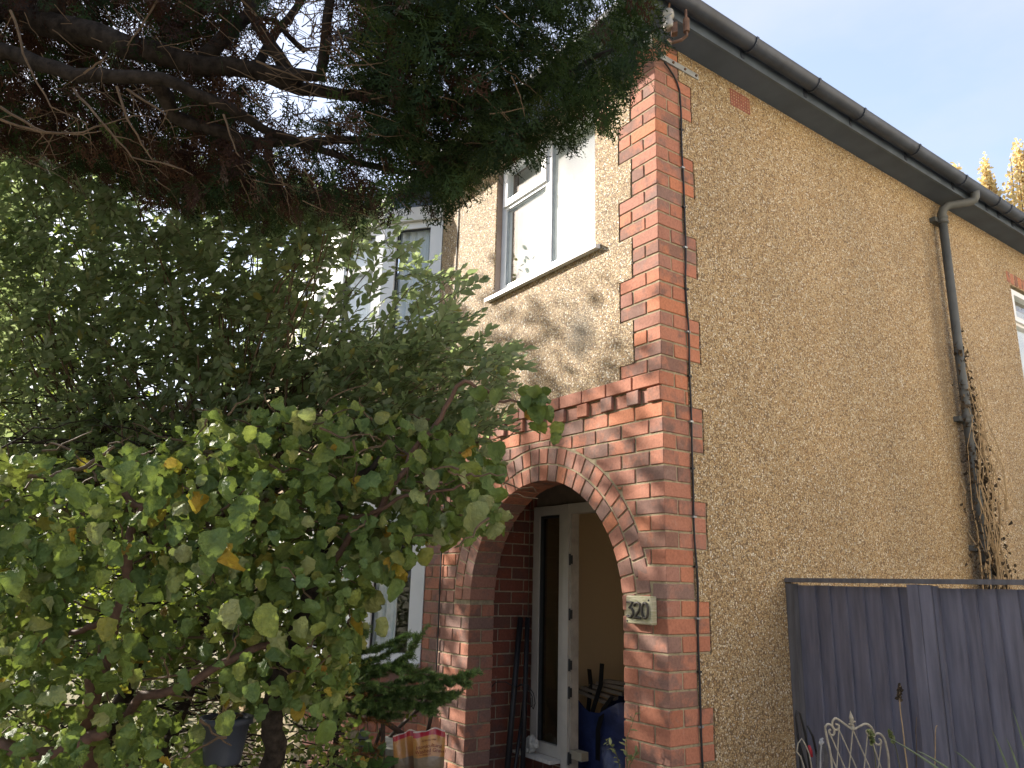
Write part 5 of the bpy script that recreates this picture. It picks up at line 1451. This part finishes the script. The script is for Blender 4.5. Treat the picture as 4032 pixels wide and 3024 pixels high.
# ------------------------------------------------------------------ porch contents
PIPEB = simple('black_pipe', (0.018, 0.018, 0.022), 0.5)
pl = thing('pipe_bundle', (-1.86, .25, 0), 'bundle of black pipes and looped wire leaning in the porch', 'pipes')
for k, (dx, dy, r) in enumerate(((0, 0, .022), (.05, .04, .012), (-.03, .05, .018))):
    a_ = on(2049+14*k, 2432 + 330*(k == 1), 0, -1.93 + .02*k); b_ = on(1998+30*k, 3024, 0, -1.80 + .02*k); b_ = a_ + (b_-a_)*((a_[2]-.16)/(a_[2]-b_[2]))
    MB().tube([a_, b_], r, 10).build('pipe', PIPEB, pl, True)
def loop(c, rx, rz, ph): return [c + np.array((rx*math.cos(a), .02*math.sin(a*2), rz*math.sin(a))) for a in np.linspace(ph, ph+1.7*PI, 20)]
cw = np.array((-1.82, .36, .82))
MB().tube([cw, cw + (.05, .0, .03), cw + (.12, .02, .03), cw + (.17, .03, -.02), cw + (.19, .03, -.08), cw + (.17, .03, -.12), cw + (.145, .03, -.10), cw + (.14, .03, -.05)], .0035, 6).tube([cw, cw + (.06, .0, .025), cw + (.11, .02, .015), cw + (.155, .03, -.04), cw + (.165, .03, -.10), cw + (.14, .03, -.11)], .0035, 6).tube([cw, cw + (-.06, -.05, .035), cw + (-.11, -.10, .03), cw + (-.13, -.13, -.01)], .0035, 6).build('wire', CABLE, pl, True)
sh = thing('shell_ornament', (-1.80, YB-.085, .374), 'small white ribbed shell ornament on the porch sill', 'ornament')
mb = MB(); cs = np.array((-1.83, YB-.08, .374))
bm = bmesh.new(); bmesh.ops.create_icosphere(bm, subdivisions=3, radius=1)
for v_ in bm.verts:
    x_, y_, z_ = v_.co; rr = 1 + .16*math.sin(x_*9 + z_*3)*(1-abs(y_)*.4) + .05*math.sin(z_*17)
    v_.co = Vector((cs[0] + .062*x_*rr + .012*z_, cs[1] + .032*y_*rr, cs[2] + .058 + .056*z_*rr*(1-.25*x_)))
me = bpy.data.meshes.new('shell'); bm.to_mesh(me); bm.free(); me.materials.append(simple('bleached_shell', (0.55, 0.53, 0.48), 0.7, 0.3, 40)); add('shell', me, sh)
mb = MB()
for i in range(5): mb.tube([cs + (-.055+.012*i, -.03, .05-.006*i), cs + (-.06+.014*i, -.042, .025), cs + (-.055+.014*i, -.046, .004)], [.010, .009, .006], 6)
mb.build('rib', simple('shell_rib', (0.5, 0.48, 0.43), 0.7, 0.3, 40), sh, True)
bgm = simple('blue_woven_plastic', (0.035, 0.055, 0.17), 0.3, 0.55, 7, 0.6, 1.0)
bb = thing('blue_bag', (-1.6, 1.0, .18), 'large blue woven plastic bag with black handles in the doorway', 'bag')
bm = bmesh.new(); bmesh.ops.create_grid(bm, x_segments=28, y_segments=16, size=1)
cx, cy = -1.60, 1.0
for v_ in bm.verts:
    a = v_.co.x*PI; f = (v_.co.y+1)/2
    ex_ = .8; r_ = 1 - .10*math.sin(f*PI*1.3) + .09*math.sin(a*5+f*7) + .05*math.sin(a*11+f*9) + .03*math.sin(a*17-f*15)
    ca, sa = math.cos(a), math.sin(a)
    sx = math.copysign(abs(ca)**ex_, ca)*.34*r_; sy = math.copysign(abs(sa)**ex_, sa)*.17*r_
    v_.co = Vector((cx+sx*.92-sy*.2, cy+sy+sx*.15, .18 + f*(.58 + .10*math.sin(a*2+.6) + .07*ca + .04*math.sin(a*5))))
bmesh.ops.remove_doubles(bm, verts=bm.verts[:], dist=.0015)
me = bpy.data.meshes.new('body'); bm.to_mesh(me); bm.free(); me.materials.append(bgm); me.polygons.foreach_set('use_smooth', [True]*len(me.polygons)); add('body', me, bb)
for p0, p1, p2, p3 in (((-1.62, .90, .50), (-1.60, .87, .66), (-1.60, .95, .84), (-1.64, 1.0, .98)), ((-1.76, .94, .5), (-1.74, .96, .7), (-1.77, 1.0, .83), (-1.83, 1.04, .92)), ((-1.50, .83, .36), (-1.48, .815, .56), (-1.46, .85, .70), (-1.44, .92, .78))):
    mb = MB(); pts = [np.array(x) for x in (p0, p1, p2, p3)]
    for a, b in zip(pts, pts[1:]): mb.obox(a, (.042, .0, 0), (0, .006, 0), b-a)
    mb.build('handle', CABLE, bb)
tmb = thing('timber_offcuts', (-1.45, 1.0, .6), 'grey timber offcuts poking out of the blue bag', 'timber')
for k in range(5):
    a = np.array((-1.86+.05*k, .93+.03*k, .76+.02*k)); MB().obox(a, np.array((.30, .06, -.06+.015*k)), (-.01, .05, 0), (0, .004, .022)).build('offcut', simple('weathered_timber', (0.30, 0.25, 0.20), 0.85, 0.35, 20, stretch=(2, 20, 20)), tmb)
for o_ in (tmb,): pass

# ------------------------------------------------------------------ hanging planter lower left
pt_ = P(885, 2900, 3.1)
pot = thing('hanging_planter', tuple(pt_ - np.array((0, 0, .10))), 'dark blue grey plastic planter hanging among the hazel stems', 'planter')
SL = simple('slate_plastic', (0.06, 0.07, 0.095), 0.45, 0.2, 6)
MB().lathe(pt_ + np.array((0, 0, -.10)), [(.0, 0), (.068, .0), (.072, .01), (.092, .15), (.104, .152), (.104, .175), (.096, .176), (.088, .15), (.0, .14)], 28).build('pot', SL, pot, True)
MB().lathe(pt_ + np.array((0, 0, -.10)), [(.0, .155), (.086, .150)], 20).build('soil', simple('potting_soil', (0.03, 0.022, 0.016), 0.95), pot)
hk = P(935, 2330, 2.95)
MB().tube([pt_ + np.array((.09, 0, .07)), (pt_+hk)/2 + (.02, 0, .05), hk], .004, 5).tube([pt_ + np.array((-.09, 0, .07)), (pt_+hk)/2, hk], .004, 5).build('hanger', SEAL, pot)
sm = MB()
for _ in range(14):
    b = pt_ + np.array((rng.uniform(-.06, .06), rng.uniform(-.06, .06), .05)); sm.tube(wander(b, b + np.array((rng.uniform(-.09, .12), rng.uniform(-.08, .08), rng.uniform(.04, .12))), 5, .1), .002, 4, False)
sm.build('dry_stalk', STRAW, pot, kind='stuff')

# ------------------------------------------------------------------ cream wire trellis and weeds by the fence
TD = 3.62
def q2(zx, zy, t=TD): return P(3100 + zx*600/1270, 2700 + zy*600/1270, t)
CREAMP = simple('cream_metal_paint', (0.40, 0.36, 0.28), 0.5, 0.3, 40, 0.4, 0.15)
tr = thing('garden_trellis', gz(q2(540, 690)), 'cream painted scrolled metal trellis with spear finial before the fence', 'trellis')
def wire(pts, r=.0042, name='scroll', t=TD):
    pts = [q2(a, b, t) for a, b in pts]
    o_ = []
    n = len(pts)
    for i in range(n-1):          # catmull-rom
        p0, p1, p2, p3 = pts[max(i-1, 0)], pts[i], pts[i+1], pts[min(i+2, n-1)]
        for s in (0, .25, .5, .75):
            o_.append(.5*((2*p1) + (-p0+p2)*s + (2*p0-5*p1+4*p2-p3)*s*s + (-p0+3*p1-3*p2+p3)*s**3))
    o_.append(pts[-1])
    MB().tube(o_, r, 7).build(name, CREAMP, tr, True)
wire([(375, 1400), (372, 690), (330, 430), (316, 350), (340, 320), (372, 335), (392, 372), (385, 408), (360, 408), (346, 380), (362, 362)], .0052)
wire([(540, 362), (500, 335), (430, 285), (400, 272), (376, 300), (378, 345), (400, 368), (425, 358), (428, 330), (400, 318)], .0052)
wire([(550, 366), (600, 340), (650, 318), (690, 335), (715, 372), (720, 405), (700, 420), (672, 405), (660, 378), (690, 368)], .0052)
wire([(848, 1400), (848, 690), (825, 500), (800, 430), (765, 398), (735, 405), (718, 440), (735, 480), (765, 492), (782, 468), (765, 440)], .0052)
for a, b in (((360, 410), (482, 690)), ((430, 365), (412, 690)), ((430, 365), (578, 690)), ((545, 375), (515, 690)), ((550, 375), (690, 690)), ((668, 415), (640, 690)), ((690, 420), (785, 690)), ((780, 492), (758, 690)), ((365, 580), (410, 690))):
    e = (b[0] + (b[0]-a[0])*(1400-b[1])/(b[1]-a[1]), 1400)
    e = (min(max(e[0], 372), 848), 1400 if 372 < e[0] < 848 else b[1] + (min(max(e[0], 372), 848)-b[0])/((b[0]-a[0])/(b[1]-a[1])))
    MB().tube([q2(*a), q2(*b), q2(*e)], .0032, 6).build('lattice_wire', CREAMP, tr)
fb = q2(545, 365); fh = np.linalg.norm(q2(525, 205) - fb)
MB().lathe(fb, [(.009, 0), (.010, .02*fh/.1), (.006, .022*fh/.1), (.010, .24*fh), (.006, .3*fh), (.011, .42*fh), (.007, .5*fh), (.0105, .58*fh), (.009, .66*fh), (.003, .9*fh), (.0, fh)], 10, q2(525, 205)-fb).build('finial', CREAMP, tr, True)
for a_, b_ in ((560, 300), (518, 320), (545, 280)):
    MB().lathe(q2(a_, b_), [(0, -.005), (.005, -.003), (.006, 0), (.005, .003), (0, .005)], 8).build('bead', CREAMP, tr, True)
for z_ in (860, 1300):
    MB().tube([q2(374, z_), q2(848, z_)], .0045, 6).build('cross_bar', CREAMP, tr)

def stalk(name, label, pts, r, mat, heads=None, cat='plant', hm=DEADV, hs=.012, group=None):
    t = thing(name, gz(pts[0]), label, cat, group)
    o_ = [np.array(gz(pts[0]))]
    for a, b in zip([gz(pts[0])] + list(pts), pts): o_ += list(wander(a, b, 5, .02)[1:]) if np.linalg.norm(np.array(a)-b) > 1e-6 else []
    MB().tube(o_, np.linspace(r, r*.5, len(o_)), 6).build('stem', mat, t, True)
    if heads is not None:
        n = heads; i0 = int(len(o_)*.72); line = np.array(o_[i0:])
        q_ = rng.rand(n)*(len(line)-1); i = np.minimum(q_.astype(int), len(line)-2); f = (q_-i)[:, None]
        p = line[i]*(1-f)+line[i+1]*f
        batch('seed_head', *leaf_tmpl(2, 3, .45, ell, .3, .05, .2, 4), p, rv(n) + np.array((0, 0, .6)), rv(n), rng.uniform(.6, 1.3, n)*hs, hm, t)
    return t
stalk('dry_stalk', 'tall dry brown seed stalk standing right of the trellis', [q2(1000, 690, 3.5), q2(965, 380, 3.5), q2(935, 110, 3.5), q2(940, 0, 3.5)], .0040, STRAW, 60, hs=.016)
stalk('dry_stalk', 'thin pale bare stalk in front of the fence post', [q2(1075, 690, 3.55), q2(1072, 400, 3.55), q2(1078, 262, 3.55)], .0028, TWIG)
stalk('dry_stalk', 'hooked dry stalk farthest right of the trellis', [q2(1230, 690, 3.5), q2(1232, 450, 3.5), q2(1240, 340, 3.5), q2(1250, 330, 3.5)], .0030, STRAW)
stalk('flowering_weed', 'green flowering weed growing up through the trellis', [q2(740, 690, 3.5), q2(720, 520, 3.5), q2(690, 380, 3.5)], .0028, GTWIG, 70, hm=WEED, hs=.016)
stalk('flowering_weed', 'green seeded weed just right of the trellis', [q2(940, 690, 3.5), q2(900, 500, 3.5), q2(850, 385, 3.5)], .0028, GTWIG, 80, hm=WEED, hs=.014)
BLADE = simple('strappy_leaf_green', (0.16, 0.20, 0.12), 0.5, 0.3, 12)
yu = thing('strap_leaved_plant', gz(P(3990, 3050, 3.4)), 'spiky strap leaved plant at the bottom right corner', 'plant')
for a, b, c in (((4060, 3300), (3850, 3010), (3755, 2955)), ((4040, 3300), (3700, 3010), (3500, 2905)), ((4060, 3300), (3970, 3010), (3905, 2875)), ((4080, 3300), (4010, 2990), (3960, 2905)), ((4100, 3300), (4060, 2990), (3985, 2790)), ((4110, 3300), (4120, 2990), (4080, 2780)), ((4060, 3300), (3760, 3020), (3610, 2955))):
    A, B, C_ = P(*a, 3.4), P(*b, 3.4), P(*c, 3.45); mb = MB(); prv = None
    sd_ = CR*.55+CU*.6
    for s in np.linspace(0, 1, 12):
        p = A*(1-s)**2 + 2*B*s*(1-s) + C_*s*s; w_ = .011*(1-s)**.6 + .0006
        cur = (p - sd_*w_, p + CF*-.003, p + sd_*w_)
        if prv: mb.quad(prv[0], cur[0], cur[1], prv[1]); mb.quad(prv[1], cur[1], cur[2], prv[2])
        prv = cur
    mb.build('blade', BLADE, yu, True)
ft = thing('feather_ornament', gz(q2(285, 690, 3.7)), 'grey white feather like ornament at the fence corner', 'ornament')
FEA = simple('pale_grey_feather', (0.42, 0.42, 0.42), 0.8, 0.3, 30)
FED = simple('dark_grey_feather', (0.24, 0.24, 0.25), 0.8, 0.3, 30)
MB().tube([q2(270, 1100, 3.7), q2(276, 690, 3.7), q2(278, 540, 3.7), q2(290, 450, 3.7)], .0042, 6).build('quill', FEA, ft, True)
mb = MB()
for k in range(22):
    y_ = 470 + k*14
    for s in (1, -1):
        L_ = (30 + min(k, 8)*6)*(1.0 if s > 0 else .55); a, b, c = q2(279, y_, 3.7), q2(279+s*L_*.6, y_-16, 3.7), q2(279+s*L_, y_+10, 3.72)
        mb.quad(a, b, c, q2(279+s*L_*.55, y_+2, 3.71))
mb.build('barb', FED, ft)
mb = MB(); mb.tube(wander(q2(280, 500, 3.68), q2(298, 435, 3.68), 6, .2), [.004, .008, .010, .012, .009, .003], 6); mb.build('tuft', FEA, ft)
ch = thing('cable_coil', gz(q2(110, 690, 3.75)), 'looped black cable hanging at the fence corner beside the wall', 'cable')
MB().tube([q2(*p, 3.8) for p in ((130, 1000), (100, 500), (70, 260), (78, 205), (105, 230), (150, 400), (190, 690), (200, 1000))], .006, 6).tube([q2(*p, 3.8) for p in ((200, 1000), (160, 690), (100, 480), (85, 420), (82, 380))], .006, 6).tube([q2(*p, 3.8) for p in ((170, 335), (215, 430), (250, 600), (255, 1000))], .006, 6).build('loop', CABLE, ch, True)
MB().tube([q2(*p, 3.72) for p in ((150, 1000), (140, 680), (110, 590), (78, 550), (90, 480), (120, 440), (150, 490), (185, 570), (205, 690), (210, 1000))], .0035, 6).build('white_lead', CREAMP, ch, True)
MB().tube([q2(180, 500, 3.72), q2(195, 545, 3.72), q2(203, 590, 3.72)], [.006, .009, .007], 8).build('red_plug', simple('red_plastic', (0.35, 0.02, 0.03), 0.4), ch, True)
print('bricks', NB, 'objects', len(bpy.data.objects))
